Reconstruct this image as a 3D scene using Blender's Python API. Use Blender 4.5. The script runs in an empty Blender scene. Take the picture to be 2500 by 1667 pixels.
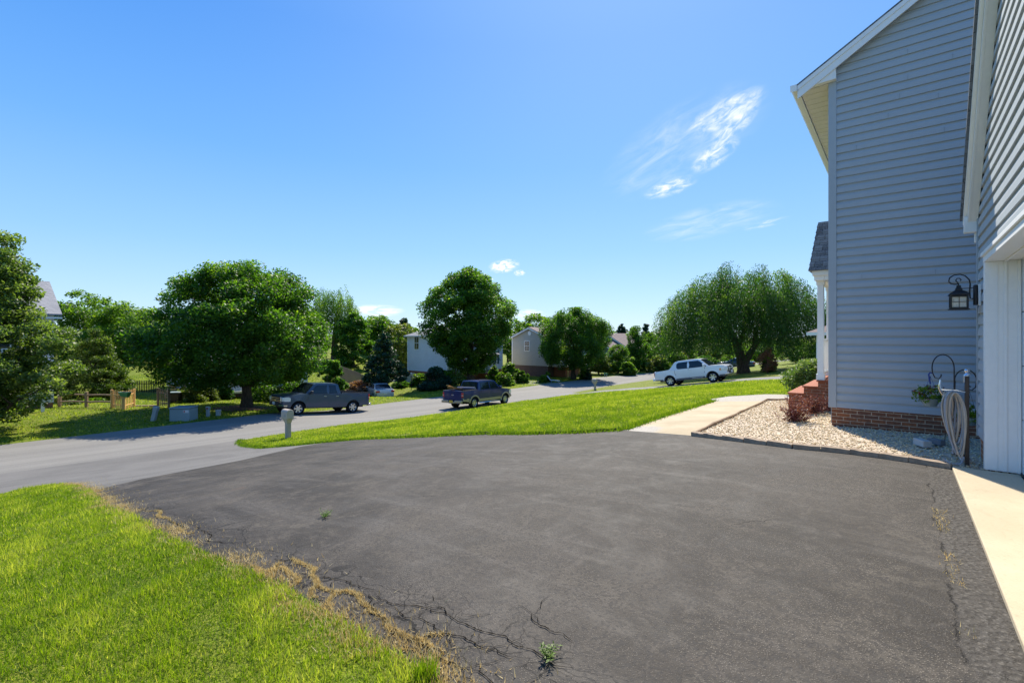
import bpy, bmesh, math, random
import numpy as np
from mathutils import Vector, Matrix
from mathutils.geometry import delaunay_2d_cdt
R=math.radians
rng=np.random.default_rng(7); random.seed(7)
SC=bpy.context.scene; COL=SC.collection
# ---------------------------------------------------------------- camera, sky, sun, exposure
CAMZ=1.65
cam=bpy.data.cameras.new('camera'); cam.sensor_width=36; cam.lens=16.79; cam.shift_y=-0.0046; cam.clip_end=9000; cam.clip_start=.05
camo=bpy.data.objects.new('camera',cam); COL.objects.link(camo)
camo.location=(0,0,CAMZ); camo.rotation_euler=(R(90),0,0); SC.camera=camo
SUN_AZ=9.2; SUN_EL=47
W=bpy.data.worlds.new('World'); SC.world=W; W.use_nodes=True
nt=W.node_tree; N=nt.nodes; L=nt.links; N.clear()
def nd(t,**k):
    n=N.new(t)
    for a,b in k.items(): setattr(n,a,b)
    return n
sky=nd('ShaderNodeTexSky',sky_type='NISHITA',sun_disc=False,sun_elevation=R(SUN_EL),sun_rotation=R(SUN_AZ),altitude=100,air_density=1.0,dust_density=.12,ozone_density=3.2)
hsv=nd('ShaderNodeHueSaturation'); hsv.inputs['Saturation'].default_value=1.12; hsv.inputs['Value'].default_value=1.0
L.new(sky.outputs[0],hsv.inputs['Color'])
tc=nd('ShaderNodeTexCoord')
# wisps of cirrus: direction masks (azimuth/elevation patches) broken up by stretched noise
def cloud(prev,az,el,ra,re,rot,lo,hi,dens,sc=9,stretch=(1,1,1)):
    v=Vector((math.sin(R(az))*math.cos(R(el)),math.cos(R(az))*math.cos(R(el)),math.sin(R(el))))
    right=Vector((math.cos(R(az)),-math.sin(R(az)),0)); up=right.cross(v)*-1
    if up.z<0: up=-up
    c,s=math.cos(R(rot)),math.sin(R(rot))
    a=(right*c+up*s)/ra; b=(up*c-right*s)/re
    d=[]
    for w in (a,b):
        q=nd('ShaderNodeVectorMath',operation='DOT_PRODUCT'); L.new(tc.outputs['Generated'],q.inputs[0]); q.inputs[1].default_value=w
        s_=nd('ShaderNodeMath',operation='SUBTRACT'); L.new(q.outputs['Value'],s_.inputs[0]); s_.inputs[1].default_value=v.dot(w)
        p=nd('ShaderNodeMath',operation='MULTIPLY'); L.new(s_.outputs[0],p.inputs[0]); L.new(s_.outputs[0],p.inputs[1]); d.append((p,s_))
    ad=nd('ShaderNodeMath',operation='ADD'); L.new(d[0][0].outputs[0],ad.inputs[0]); L.new(d[1][0].outputs[0],ad.inputs[1])
    mr=nd('ShaderNodeMapRange',interpolation_type='SMOOTHSTEP'); L.new(ad.outputs[0],mr.inputs[0]); mr.inputs[1].default_value=0; mr.inputs[2].default_value=1; mr.inputs[3].default_value=1; mr.inputs[4].default_value=0
    fr=nd('ShaderNodeMath',operation='GREATER_THAN'); q=nd('ShaderNodeVectorMath',operation='DOT_PRODUCT'); L.new(tc.outputs['Generated'],q.inputs[0]); q.inputs[1].default_value=v; L.new(q.outputs['Value'],fr.inputs[0]); fr.inputs[1].default_value=0
    cb=nd('ShaderNodeCombineXYZ')
    for i in (0,1): L.new(d[i][1].outputs[0],cb.inputs[i])
    mp=nd('ShaderNodeMapping'); mp.inputs['Scale'].default_value=stretch; mp.inputs['Location'].default_value=(az*.37,el*.21,0); L.new(cb.outputs[0],mp.inputs[0])
    no=nd('ShaderNodeTexNoise'); no.inputs['Scale'].default_value=sc; no.inputs['Detail'].default_value=9; no.inputs['Roughness'].default_value=.62; no.inputs['Distortion'].default_value=.6; L.new(mp.outputs[0],no.inputs['Vector'])
    m2=nd('ShaderNodeMapRange',interpolation_type='SMOOTHSTEP'); L.new(no.outputs['Fac'],m2.inputs[0]); m2.inputs[1].default_value=lo; m2.inputs[2].default_value=hi
    m=nd('ShaderNodeMath',operation='MULTIPLY'); L.new(mr.outputs[0],m.inputs[0]); L.new(m2.outputs[0],m.inputs[1])
    m3=nd('ShaderNodeMath',operation='MULTIPLY'); L.new(m.outputs[0],m3.inputs[0]); L.new(fr.outputs[0],m3.inputs[1])
    m4=nd('ShaderNodeMath',operation='MULTIPLY',use_clamp=True); L.new(m3.outputs[0],m4.inputs[0]); m4.inputs[1].default_value=dens
    mx=nd('ShaderNodeMix',data_type='RGBA'); L.new(m4.outputs[0],mx.inputs['Factor']); L.new(prev,mx.inputs['A']); mx.inputs['B'].default_value=(6.0,6.1,6.3,1)
    return mx.outputs['Result']
CLOUDS=[(19.4,20.7,.17,.075,25,.30,.95,.42,2.2,(1,1.4,1)),(22.4,12.6,.13,.034,8,.30,.9,.40,2.2,(1,1.4,1)),(23.9,23.1,.078,.027,22,.34,.82,1.25,1.9,(1.2,1.0,1)),(25.0,22.0,.055,.022,40,.34,.80,1.2,1.7,(1.2,1,1)),
 (23.0,19.3,.050,.023,30,.34,.82,1.25,1.7,(1.2,1,1)),(18.3,16.5,.055,.018,13,.34,.82,1.15,1.8,(1.2,1,1)),(-1.0,8.4,.036,.016,8,.36,.66,1.5,1.8,(1.2,1,1)),(.9,7.6,.014,.008,0,.36,.66,1.0,1.8,(1,1,1)),(-15.8,3.0,.06,.014,0,.32,.62,1.1,2,(1,1.2,1)),(2,2.6,.04,.014,0,.32,.62,.9,2,(1,1.2,1)),(28.0,11.8,.045,.008,10,.4,.8,.5,2,(1,1,1))]
nrm_=nd('ShaderNodeVectorMath',operation='NORMALIZE'); L.new(tc.outputs['Generated'],nrm_.inputs[0])
sz_=nd('ShaderNodeSeparateXYZ'); L.new(nrm_.outputs[0],sz_.inputs[0])
rp=nd('ShaderNodeValToRGB'); L.new(sz_.outputs[2],rp.inputs[0]); el_=rp.color_ramp.elements; el_[0].position=0; el_[0].color=(.38,.51,.63,1); el_[1].position=.95; el_[1].color=(.025,.14,.50,1)
for p_,c_ in ((.06,(.31,.47,.64)),(.17,(.20,.385,.63)),(.33,(.105,.285,.61)),(.52,(.045,.195,.56))):
    q_=el_.new(p_); q_.color=(*c_,1)
sd_=nd('ShaderNodeVectorMath',operation='DOT_PRODUCT'); L.new(nrm_.outputs[0],sd_.inputs[0]); sd_.inputs[1].default_value=(math.sin(R(SUN_AZ+8))*math.cos(R(SUN_EL)),math.cos(R(SUN_AZ+8))*math.cos(R(SUN_EL)),math.sin(R(SUN_EL)))
pw=nd('ShaderNodeMath',operation='POWER',use_clamp=True); L.new(sd_.outputs['Value'],pw.inputs[0]); pw.inputs[1].default_value=7
pm=nd('ShaderNodeMath',operation='MULTIPLY'); L.new(pw.outputs[0],pm.inputs[0]); pm.inputs[1].default_value=.34
gl_=nd('ShaderNodeMix',data_type='RGBA'); L.new(pm.outputs[0],gl_.inputs['Factor']); L.new(rp.outputs[0],gl_.inputs['A']); gl_.inputs['B'].default_value=(.46,.62,.78,1)
sc_=nd('ShaderNodeVectorMath',operation='SCALE'); L.new(gl_.outputs['Result'],sc_.inputs[0]); sc_.inputs['Scale'].default_value=1/.12
mixs=nd('ShaderNodeMix',data_type='RGBA'); mixs.inputs['Factor'].default_value=.88; L.new(hsv.outputs[0],mixs.inputs['A']); L.new(sc_.outputs[0],mixs.inputs['B'])
cur=mixs.outputs['Result']
for c in CLOUDS: cur=cloud(cur,*c)
bg=nd('ShaderNodeBackground'); bg.inputs['Strength'].default_value=.12; L.new(cur,bg.inputs['Color'])
wo=nd('ShaderNodeOutputWorld'); L.new(bg.outputs[0],wo.inputs['Surface'])
sl=bpy.data.lights.new('sun','SUN'); sl.energy=4.8; sl.angle=R(.5); sl.color=(1,.915,.775)
so=bpy.data.objects.new('sun',sl); COL.objects.link(so)
sv=Vector((math.sin(R(SUN_AZ))*math.cos(R(SUN_EL)),math.cos(R(SUN_AZ))*math.cos(R(SUN_EL)),math.sin(R(SUN_EL))))
so.rotation_euler=sv.to_track_quat('Z','Y').to_euler(); so.location=(0,0,30)
SC.render.engine='CYCLES'
SC.view_settings.view_transform='Standard'; SC.view_settings.look='None'; SC.view_settings.gamma=1; SC.view_settings.exposure=.74
try: SC.cycles.max_bounces=6; SC.cycles.diffuse_bounces=3; SC.cycles.transparent_max_bounces=6
except Exception: pass
# ---------------------------------------------------------------- frame of the lot: u along the garage front, d towards the road
TH=R(39.1); gx,gy=math.sin(TH),math.cos(TH); OX,OY=5.62,6.10
_d=np.arange(-20,80,.1)
_f=np.interp(_d,[-20,-2,0,2,4,8,12,16,20,22,25,30,80],[-.03,-.03,-.035,-.06,-.18,-.62,-1.28,-1.93,-2.48,-2.66,-2.84,-2.9,-2.9])
_f=np.convolve(np.pad(_f,7,'edge'),np.ones(15)/15,'valid')
def ss(x,a,b):
    t=np.clip((x-a)/(b-a),0,1); return t*t*(3-2*t)
def ud(x,y): return (x-OX)*gx+(y-OY)*gy, -(x-OX)*gy+(y-OY)*gx
def P(u,d): return OX+gx*u-gy*d, OY+gy*u+gx*d
def zg(x,y):
    x=np.asarray(x,float); y=np.asarray(y,float); u,d=ud(x,y)
    z=np.interp(d,_d,_f)-.02*np.clip(u,-15,32)*np.clip(d/24,0,1)
    z=z-.32*ss(u,4,10)*ss(d,20.8,23.2)-.65*np.exp(-((x+12.4)**2+(y-47)**2)/14)
    z=z-.5*ss(u,9,24)*(1-np.clip((d-4)/14,0,1))
    return z+.12*np.clip(y-39,0,25)*ss(-x,13,22)
def zf(x,y): return float(zg(x,y))
# ---------------------------------------------------------------- helpers
def tag(o,label=None,cat=None,group=None,kind=None):
    for k,v in (('label',label),('category',cat),('group',group),('kind',kind)):
        if v: o[k]=v
    return o
def thing(name,label,cat,loc=(0,0,0),rz=0,group=None):
    o=bpy.data.objects.new(name,None); COL.objects.link(o); o.location=loc; o.rotation_euler=(0,0,rz); o.empty_display_size=.2
    return tag(o,label,cat,group)
def link(name,me,m=None,parent=None,loc=None,rz=None):
    o=bpy.data.objects.new(name,me); COL.objects.link(o)
    if m:
        for q in (m if isinstance(m,(list,tuple)) else [m]): me.materials.append(q)
    if parent: o.parent=parent
    if loc is not None: o.location=loc
    if rz is not None: o.rotation_euler=(0,0,rz)
    return o
def copy_tree(o,parent=None):
    c=o.copy(); COL.objects.link(c)
    if parent is not None: c.parent=parent; c.matrix_parent_inverse=o.matrix_parent_inverse.copy()
    for ch in list(o.children): copy_tree(ch,c)
    return c
def raw_mesh(name,V,Fc,tint=None,smooth=False):
    """numpy mesh: V (n,3), Fc (m,k)"""
    V=np.asarray(V,np.float32); Fc=np.asarray(Fc,np.int32); me=bpy.data.meshes.new(name)
    me.vertices.add(len(V)); me.vertices.foreach_set('co',V.ravel())
    me.loops.add(Fc.size); me.loops.foreach_set('vertex_index',Fc.ravel())
    me.polygons.add(len(Fc)); k=Fc.shape[1]
    me.polygons.foreach_set('loop_start',np.arange(0,Fc.size,k,dtype=np.int32))
    try: me.polygons.foreach_set('loop_total',np.full(len(Fc),k,np.int32))
    except Exception: pass
    if tint is not None:
        a=me.attributes.new('tint','FLOAT','POINT'); a.data.foreach_set('value',np.asarray(tint,np.float32))
    me.update(calc_edges=True)
    if smooth: me.polygons.foreach_set('use_smooth',np.ones(len(Fc),bool))
    return me
class MB:
    def __init__(s): s.v=[]; s.f=[]; s.mi=[]; s.cur=0
    def add(s,vs,fs):
        b=len(s.v); s.v+= [tuple(v) for v in vs]; s.f+=[tuple(b+i for i in f) for f in fs]; s.mi+=[s.cur]*len(fs); return s
    def box(s,x0,x1,y0,y1,z0,z1,M=None):
        vs=[Vector((x,y,z)) for x in (x0,x1) for y in (y0,y1) for z in (z0,z1)]
        if M: vs=[M@v for v in vs]
        return s.add(vs,[(0,1,3,2),(4,6,7,5),(0,4,5,1),(2,3,7,6),(0,2,6,4),(1,5,7,3)])
    def prism(s,poly,a,b,ax='y',M=None):
        """poly in the two other axes; extruded along ax from a to b"""
        n=len(poly)
        def mk(p,t):
            v={'y':(p[0],t,p[1]),'x':(t,p[0],p[1]),'z':(p[0],p[1],t)}[ax]; v=Vector(v); return M@v if M else v
        vs=[mk(p,a) for p in poly]+[mk(p,b) for p in poly]
        return s.add(vs,[tuple(range(n)),tuple(range(2*n-1,n-1,-1))]+[(i,(i+1)%n,n+(i+1)%n,n+i) for i in range(n)])
    def tube(s,pts,rad,n=8,cap=True):
        pts=[Vector(p) for p in pts]; m=len(pts); rad=rad if hasattr(rad,'__len__') else [rad]*m
        vs=[]; pu=None
        for i,p in enumerate(pts):
            t=(pts[min(i+1,m-1)]-pts[max(i-1,0)]); t=t.normalized() if t.length>1e-9 else Vector((0,0,1))
            if pu is None: pu=t.orthogonal().normalized()
            u_=(pu-t*pu.dot(t)); u_=u_.normalized() if u_.length>1e-6 else t.orthogonal().normalized(); pu=u_; w=t.cross(u_)
            for k in range(n):
                a=2*math.pi*k/n; vs.append(p+(u_*math.cos(a)+w*math.sin(a))*rad[i])
        fs=[(i*n+k,i*n+(k+1)%n,(i+1)*n+(k+1)%n,(i+1)*n+k) for i in range(m-1) for k in range(n)]
        if cap: fs+=[tuple(range(n-1,-1,-1)),tuple(range((m-1)*n,m*n))]
        return s.add(vs,fs)
    def lathe(s,prof,n=24,M=None):
        """prof: (r,h) around z"""
        m=len(prof); vs=[]
        for r,h in prof:
            for k in range(n):
                a=2*math.pi*k/n; v=Vector((r*math.cos(a),r*math.sin(a),h)); vs.append(M@v if M else v)
        return s.add(vs,[(i*n+k,i*n+(k+1)%n,(i+1)*n+(k+1)%n,(i+1)*n+k) for i in range(m-1) for k in range(n)])
    def build(s,name,m=None,parent=None,loc=None,rz=None,smooth=35,bevel=0):
        me=bpy.data.meshes.new(name); me.from_pydata([tuple(v) for v in s.v],[],s.f); me.update()
        bm=bmesh.new(); bm.from_mesh(me)
        bmesh.ops.recalc_face_normals(bm,faces=bm.faces)
        if smooth:
            for f in bm.faces: f.smooth=True
            for e in bm.edges: e.smooth= len(e.link_faces)==2 and e.calc_face_angle(3.2)<R(smooth)
        bm.to_mesh(me); bm.free()
        o=link(name,me,m,parent,loc,rz)
        if len(set(s.mi))>1: me.polygons.foreach_set('material_index',s.mi)
        if bevel:
            b=o.modifiers.new('b','BEVEL'); b.width=bevel; b.segments=2; b.limit_method='ANGLE'; b.angle_limit=R(40)
        return o
def boxo(name,m,parent,x0,x1,y0,y1,z0,z1,bevel=0): return MB().box(x0,x1,y0,y1,z0,z1).build(name,m,parent,bevel=bevel,smooth=0 if not bevel else 35)
# ---------------------------------------------------------------- materials
def new_mat(name):
    m=bpy.data.materials.new(name); m.use_nodes=True; t=m.node_tree; t.nodes.clear(); return m,t
class G:
    """small node-graph helper"""
    def __init__(s,name): s.m,s.t=new_mat(name)
    def n(s,ty,ins=None,**k):
        q=s.t.nodes.new(ty)
        for a,b in k.items(): setattr(q,a,b)
        for a,b in (ins or {}).items():
            sk=q.inputs[a]
            if isinstance(b,bpy.types.NodeSocket): s.t.links.new(b,sk)
            else: sk.default_value=b
        return q
    def obj(s,scale=(1,1,1),rot=(0,0,0),loc=(0,0,0)):
        t=s.n('ShaderNodeTexCoord'); return s.n('ShaderNodeMapping',{'Vector':t.outputs['Object'],'Scale':scale,'Rotation':rot,'Location':loc}).outputs[0]
    def noise(s,vec,scale,detail=4,rough=.6,dist=0):
        return s.n('ShaderNodeTexNoise',{'Vector':vec,'Scale':scale,'Detail':detail,'Roughness':rough,'Distortion':dist}).outputs['Fac']
    def vor(s,vec,scale,feature='F1',out='Distance',rnd=1):
        return s.n('ShaderNodeTexVoronoi',{'Vector':vec,'Scale':scale,'Randomness':rnd},feature=feature).outputs[out]
    def mr(s,v,a,b,c=0,d=1,smooth=True):
        return s.n('ShaderNodeMapRange',{0:v,1:a,2:b,3:c,4:d},interpolation_type='SMOOTHSTEP' if smooth else 'LINEAR').outputs[0]
    def mix(s,f,a,b,mode='MIX'):
        a=a if isinstance(a,bpy.types.NodeSocket) else (*a[:3],1); b=b if isinstance(b,bpy.types.NodeSocket) else (*b[:3],1)
        return s.n('ShaderNodeMix',{'Factor':f,'A':a,'B':b},data_type='RGBA',blend_type=mode).outputs['Result']
    def math(s,op,a,b=0,clamp=False): return s.n('ShaderNodeMath',{0:a,1:b},operation=op,use_clamp=clamp).outputs[0]
    def bump(s,h,strength=.3,dist=.02): return s.n('ShaderNodeBump',{'Height':h,'Strength':strength,'Distance':dist}).outputs[0]
    def out(s,col,rough=.7,metal=0,normal=None,coat=0,spec=.5,emis=None,es=0):
        ins={'Base Color':col if isinstance(col,bpy.types.NodeSocket) else (*col[:3],1),'Roughness':rough,'Metallic':metal,'Coat Weight':coat,'Specular IOR Level':spec}
        if normal is not None: ins['Normal']=normal
        p=s.n('ShaderNodeBsdfPrincipled',ins)
        if es: p.inputs['Emission Color'].default_value=(*emis,1); p.inputs['Emission Strength'].default_value=es
        o=s.n('ShaderNodeOutputMaterial',{'Surface':p.outputs[0]}); return s.m
def mat(name,col,rough=.6,metal=0,var=.12,vs=3,bump=0,bs=40,coat=0,spec=.5,stretch=(1,1,1)):
    g=G(name); v=g.obj(stretch); n1=g.noise(v,vs,5); n2=g.noise(v,vs*9,3)
    f=g.math('ADD',g.math('MULTIPLY',n1,.6),g.math('MULTIPLY',n2,.4))
    c=g.mix(g.mr(f,.3,.7),[x*(1-var) for x in col],[min(1,x*(1+var)) for x in col])
    nrm=g.bump(g.noise(v,bs,4),bump,.01) if bump else None
    return g.out(c,rough,metal,nrm,coat,spec)
UDROT=(0,0,-(math.pi/2-TH))
def udvec(g,scale=(1,1,1)):
    t=g.n('ShaderNodeTexCoord'); a=g.n('ShaderNodeVectorMath',{0:t.outputs['Object'],1:(-OX,-OY,0)},operation='ADD').outputs[0]
    r=g.n('ShaderNodeVectorRotate',{'Vector':a,'Angle':-(math.pi/2-TH)},rotation_type='Z_AXIS').outputs[0]
    return r
def m_lawn():
    g=G('lawn_turf'); v=g.obj(); a=g.noise(v,.35,4); b=g.noise(v,3.5,5); c=g.noise(v,38,3)
    mow=g.noise(g.obj((.25,2.2,1),UDROT),.6,2)
    col=g.mix(g.mr(b,.3,.7),(.13,.18,.008),(.23,.27,.016))
    col=g.mix(g.mr(a,.35,.68,0,.6),col,(.24,.23,.03))
    col=g.mix(g.mr(mow,.35,.65,0,.35),col,(.13,.20,.010))
    col=g.mix(g.mr(c,.35,.7,0,.6),col,(.06,.095,.005))
    return g.out(col,.85,0,g.bump(g.math('ADD',c,g.math('MULTIPLY',g.noise(v,9,4),1.5)),.9,.05),spec=.2)
def m_road():
    g=G('road_asphalt'); v=g.obj(); st=udvec(g); st2=g.n('ShaderNodeMapping',{'Vector':st,'Scale':(.06,1.1,1)}).outputs[0]
    col=g.mix(g.mr(g.noise(st2,1.2,4),.35,.65),(.145,.138,.120),(.215,.205,.178))
    col=g.mix(g.mr(g.noise(v,.5,4),.4,.7,0,.3),col,(.13,.128,.125))
    col=g.mix(g.mr(g.vor(v,45),.1,.6,0,.45),col,(.26,.25,.23))
    col=g.mix(g.mr(g.noise(v,70,2),.45,.7,0,.5),col,(.10,.10,.10))
    return g.out(col,.85,0,g.bump(g.noise(v,60,3),.4,.01),spec=.3)
def m_drive():
    g=G('driveway_asphalt'); v=g.obj(); q=udvec(g); sx=g.n('ShaderNodeSeparateXYZ',{0:q}); u=sx.outputs[0]; d=sx.outputs[1]
    big=g.noise(v,.42,8,.70,.7); mid=g.noise(v,1.7,7,.74,.5); fine=g.noise(v,14,5,.7)
    col=g.mix(g.mr(big,.36,.64),(.027,.0235,.020),(.066,.058,.049))
    col=g.mix(g.mr(mid,.49,.66,0,.75),col,(.098,.087,.072))
    col=g.mix(g.mr(g.noise(v,5.5,5,.7,.8),.5,.66,0,.4),col,(.105,.092,.078)); col=g.mix(g.mr(g.noise(v,3.1,4,.6,.3),.60,.72,0,.3),col,(.028,.024,.021)); col=g.mix(g.mr(g.noise(g.obj(loc=(4,7,0)),1.3,3,.5),.70,.76,0,.35),col,(.11,.070,.045))
    # tyre-worn streaks along the drive
    st=g.n('ShaderNodeMapping',{'Vector':q,'Scale':(2.4,.22,1)}).outputs[0]
    col=g.mix(g.mr(g.noise(st,1.1,6,.68,.6),.50,.66,0,.5),col,(.098,.088,.076))
    # worn patch of exposed stone by the slab
    wear=g.math('MULTIPLY',g.mr(d,.2,5.5,1,0),g.mr(g.noise(v,.8,4),.36,.6))
    ag=g.mr(g.vor(v,85),.12,.42,1,0)
    agm=g.math('MULTIPLY',ag,g.math('ADD',.22,g.math('MULTIPLY',wear,.85)))
    col=g.mix(g.math('MULTIPLY',agm,.85,True),col,(.27,.24,.20))
    col=g.mix(g.mr(g.vor(v,60,'F1','Color'),.62,.7,0,.6),col,(.035,.033,.032))
    # light grey broken strip against the slab and long hairline joint
    wob=g.math('ADD',d,g.math('MULTIPLY',g.math('SUBTRACT',g.noise(v,2.6,7,.72),.5),.22))
    strip=g.mr(wob,.20,.26,1,0); col=g.mix(g.math('MULTIPLY',strip,.75),col,g.mix(g.mr(g.vor(v,38),.1,.5),(.125,.115,.10),(.055,.05,.044)))
    crk0=g.math('MULTIPLY',g.mr(g.math('ABSOLUTE',g.math('SUBTRACT',wob,.25)),.002,.009,1,0),g.mr(g.noise(v,3.1,3),.42,.58,.0,.85))
    # alligator cracks near the lawn side
    w=g.n('ShaderNodeVectorMath',{0:q,1:g.n('ShaderNodeVectorMath',{0:g.n('ShaderNodeTexNoise',{'Vector':q,'Scale':1.6,'Detail':6.}).outputs['Color'],'Scale':.75},operation='SCALE').outputs[0]},operation='ADD').outputs[0]
    cs=g.n('ShaderNodeMapping',{'Vector':w,'Scale':(1.9,1.15,0)}).outputs[0]
    e=g.math('ADD',u,6.65)
    wid=g.mr(e,0,1.2,.011,.002)
    v1=g.vor(cs,1.5,'DISTANCE_TO_EDGE'); v2=g.vor(cs,4.2,'DISTANCE_TO_EDGE')
    nm=g.mr(g.noise(v,1.3,4),.36,.55)
    c1=g.math('MULTIPLY',g.math('LESS_THAN',v1,g.math('MULTIPLY',wid,1.1)),g.mr(g.math('ADD',e,g.math('MULTIPLY',g.noise(v,.9,3),.9)),.75,1.1,1,0))
    c2=g.math('MULTIPLY',g.math('LESS_THAN',v2,g.math('MULTIPLY',wid,1.1)),g.math('MULTIPLY',nm,g.mr(e,.35,.85,1,0)))
    far=g.math('MULTIPLY',g.math('LESS_THAN',g.vor(cs,.27,'DISTANCE_TO_EDGE'),.0007),g.mr(g.noise(v,.7,3),.60,.64))
    fine2=g.math('MULTIPLY',g.math('LESS_THAN',g.vor(cs,2.6,'DISTANCE_TO_EDGE'),.0028),g.math('MULTIPLY',g.mr(g.noise(v,.55,3),.60,.66),g.mr(e,2.6,3.4,1,0)))
    ck=g.math('MAXIMUM',g.math('MAXIMUM',c1,c2),g.math('MAXIMUM',g.math('MAXIMUM',far,fine2),g.math('MULTIPLY',crk0,.9)))
    col=g.mix(ck,col,(.012,.011,.010))
    h=g.math('SUBTRACT',g.math('ADD',g.math('MULTIPLY',fine,.3),g.math('MULTIPLY',g.noise(v,75,3),.5)),g.math('MULTIPLY',ck,2.5))
    h=g.math('ADD',h,g.math('MULTIPLY',agm,.5)); h=g.math('ADD',h,g.math('MULTIPLY',strip,g.math('MULTIPLY',g.vor(v,22),1.6)))
    return g.out(col,g.mr(mid,.3,.7,.62,.82),0,g.bump(h,.75,.012),spec=.18)
def m_apron():
    g=G('apron_asphalt'); v=g.obj()
    col=g.mix(g.mr(g.noise(v,.45,5,.6,.5),.35,.68),(.062,.058,.053),(.115,.108,.098))
    st=g.n('ShaderNodeMapping',{'Vector':udvec(g),'Scale':(.25,1.6,1)}).outputs[0]
    col=g.mix(g.mr(g.noise(st,1,4),.45,.75,0,.6),col,(.14,.133,.122))
    col=g.mix(g.mr(g.vor(v,60),.1,.5,0,.35),col,(.24,.235,.22))
    return g.out(col,.85,0,g.bump(g.noise(v,60,3),.5,.01),spec=.3)
def m_concrete(name,c1,c2,sc=1.2):
    g=G(name); v=g.obj(); col=g.mix(g.mr(g.noise(v,sc,6,.65,.3),.3,.7),c1,c2)
    col=g.mix(g.mr(g.noise(v,28,4),.55,.75,0,.35),col,[x*.55 for x in c1])
    col=g.mix(g.mr(g.vor(v,55),.05,.25,.25,0),col,[x*.5 for x in c1])
    col=g.mix(g.mr(g.noise(g.obj((1,1,1)),.9,5,.7,1.5),.52,.72,0,.28),col,[x*.62 for x in c1])
    return g.out(col,.88,0,g.bump(g.noise(v,50,4),.35,.006),spec=.3)
def m_path():
    g=G('path_concrete'); v=g.obj(); s=g.n('ShaderNodeSeparateXYZ',{0:udvec(g)}); u,d=s.outputs[0],s.outputs[1]; n=g.noise(v,3.2,6,.7,.5)
    col=g.mix(g.mr(g.noise(v,1.1,6,.65,.3),.3,.7),(.40,.325,.21),(.50,.415,.28))
    near=g.math('MULTIPLY',g.mr(u,2.2,.9,0,1),g.mr(d,3.7,4.7)); far=g.mr(g.math('ADD',u,g.math('MULTIPLY',n,.6)),6.7,7.3)
    grit=g.mr(g.math('ADD',g.math('MAXIMUM',near,far),g.math('MULTIPLY',n,.7)),.75,1.05)
    gc=g.mix(g.mr(g.vor(v,40),.1,.6),(.20,.19,.175),(.42,.40,.36)); col=g.mix(g.math('MULTIPLY',grit,.8),col,gc)
    col=g.mix(g.mr(g.noise(v,26,4),.56,.74,0,.4),col,(.20,.16,.11))
    jt=g.math('LESS_THAN',g.math('ABSOLUTE',g.math('SUBTRACT',g.math('FRACT',g.math('DIVIDE',u,1.55)),.5)),.004); col=g.mix(g.math('MULTIPLY',jt,.7),col,(.16,.13,.09))
    return g.out(col,.88,0,g.bump(g.noise(v,50,4),.35,.006),spec=.3)
def m_brick(name,c1=(.30,.085,.045),c2=(.15,.06,.045),mortar=(.50,.38,.28),rot=(R(90),0,0)):
    g=G(name); t=g.n('ShaderNodeTexCoord'); s=g.n('ShaderNodeSeparateXYZ',{0:t.outputs['Object']})
    cb=g.n('ShaderNodeCombineXYZ',{0:g.math('ADD',s.outputs[0],s.outputs[1]),1:s.outputs[2],2:0.}).outputs[0]
    b=g.n('ShaderNodeTexBrick',{'Vector':cb,'Color1':(*c1,1),'Color2':(*c2,1),'Mortar':(*mortar,1),'Scale':1.,'Mortar Size':.006,'Mortar Smooth':.2,'Bias':0.,'Brick Width':.213,'Row Height':.0677})
    col=g.mix(g.mr(g.noise(t.outputs['Object'],22,5,.7),.35,.7,0,.55),b.outputs['Color'],(.085,.05,.04))
    h=g.math('SUBTRACT',g.math('MULTIPLY',g.noise(t.outputs['Object'],60,4),.35),b.outputs['Fac'])
    return g.out(col,.85,0,g.bump(h,.8,.008),spec=.25)
def m_shingle(name,c1,c2,w=.32,h=.14,vert=False):
    g=G(name); t=g.n('ShaderNodeTexCoord'); s=g.n('ShaderNodeSeparateXYZ',{0:t.outputs['Object']})
    cb=g.n('ShaderNodeCombineXYZ',{0:g.math('ADD',s.outputs[0],g.math('MULTIPLY',s.outputs[1],1. if vert else 0.)),1:s.outputs[2],2:0.}).outputs[0]
    b=g.n('ShaderNodeTexBrick',{'Vector':cb,'Color1':(*c1,1),'Color2':(*c2,1),'Mortar':(.02,.02,.022,1),'Scale':1.,'Mortar Size':.004,'Mortar Smooth':.4,'Brick Width':w,'Row Height':h})
    saw=g.math('FRACT',g.math('DIVIDE',s.outputs[2],h))
    col=g.mix(g.mr(g.noise(t.outputs['Object'],35,3),.3,.75,0,.5),b.outputs['Color'],[x*1.5 for x in c2])
    return g.out(col,.9,0,g.bump(g.math('ADD',g.math('MULTIPLY',saw,-.8),g.math('MULTIPLY',b.outputs['Fac'],-.6)),.8,.02),spec=.2)
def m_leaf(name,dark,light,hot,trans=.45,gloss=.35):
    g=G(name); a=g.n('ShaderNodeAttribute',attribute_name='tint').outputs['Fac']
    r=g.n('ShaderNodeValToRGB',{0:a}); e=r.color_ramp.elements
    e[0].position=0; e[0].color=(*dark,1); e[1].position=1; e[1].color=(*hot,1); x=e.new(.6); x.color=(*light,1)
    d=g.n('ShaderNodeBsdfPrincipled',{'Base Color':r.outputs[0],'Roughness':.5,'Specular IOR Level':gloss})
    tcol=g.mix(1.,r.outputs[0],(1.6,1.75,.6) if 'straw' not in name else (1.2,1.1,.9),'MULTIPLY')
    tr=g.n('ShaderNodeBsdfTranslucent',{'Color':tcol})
    mx=g.n('ShaderNodeMixShader',{0:trans,1:d.outputs[0],2:tr.outputs[0]}); g.n('ShaderNodeOutputMaterial',{'Surface':mx.outputs[0]}); return g.m
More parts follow.
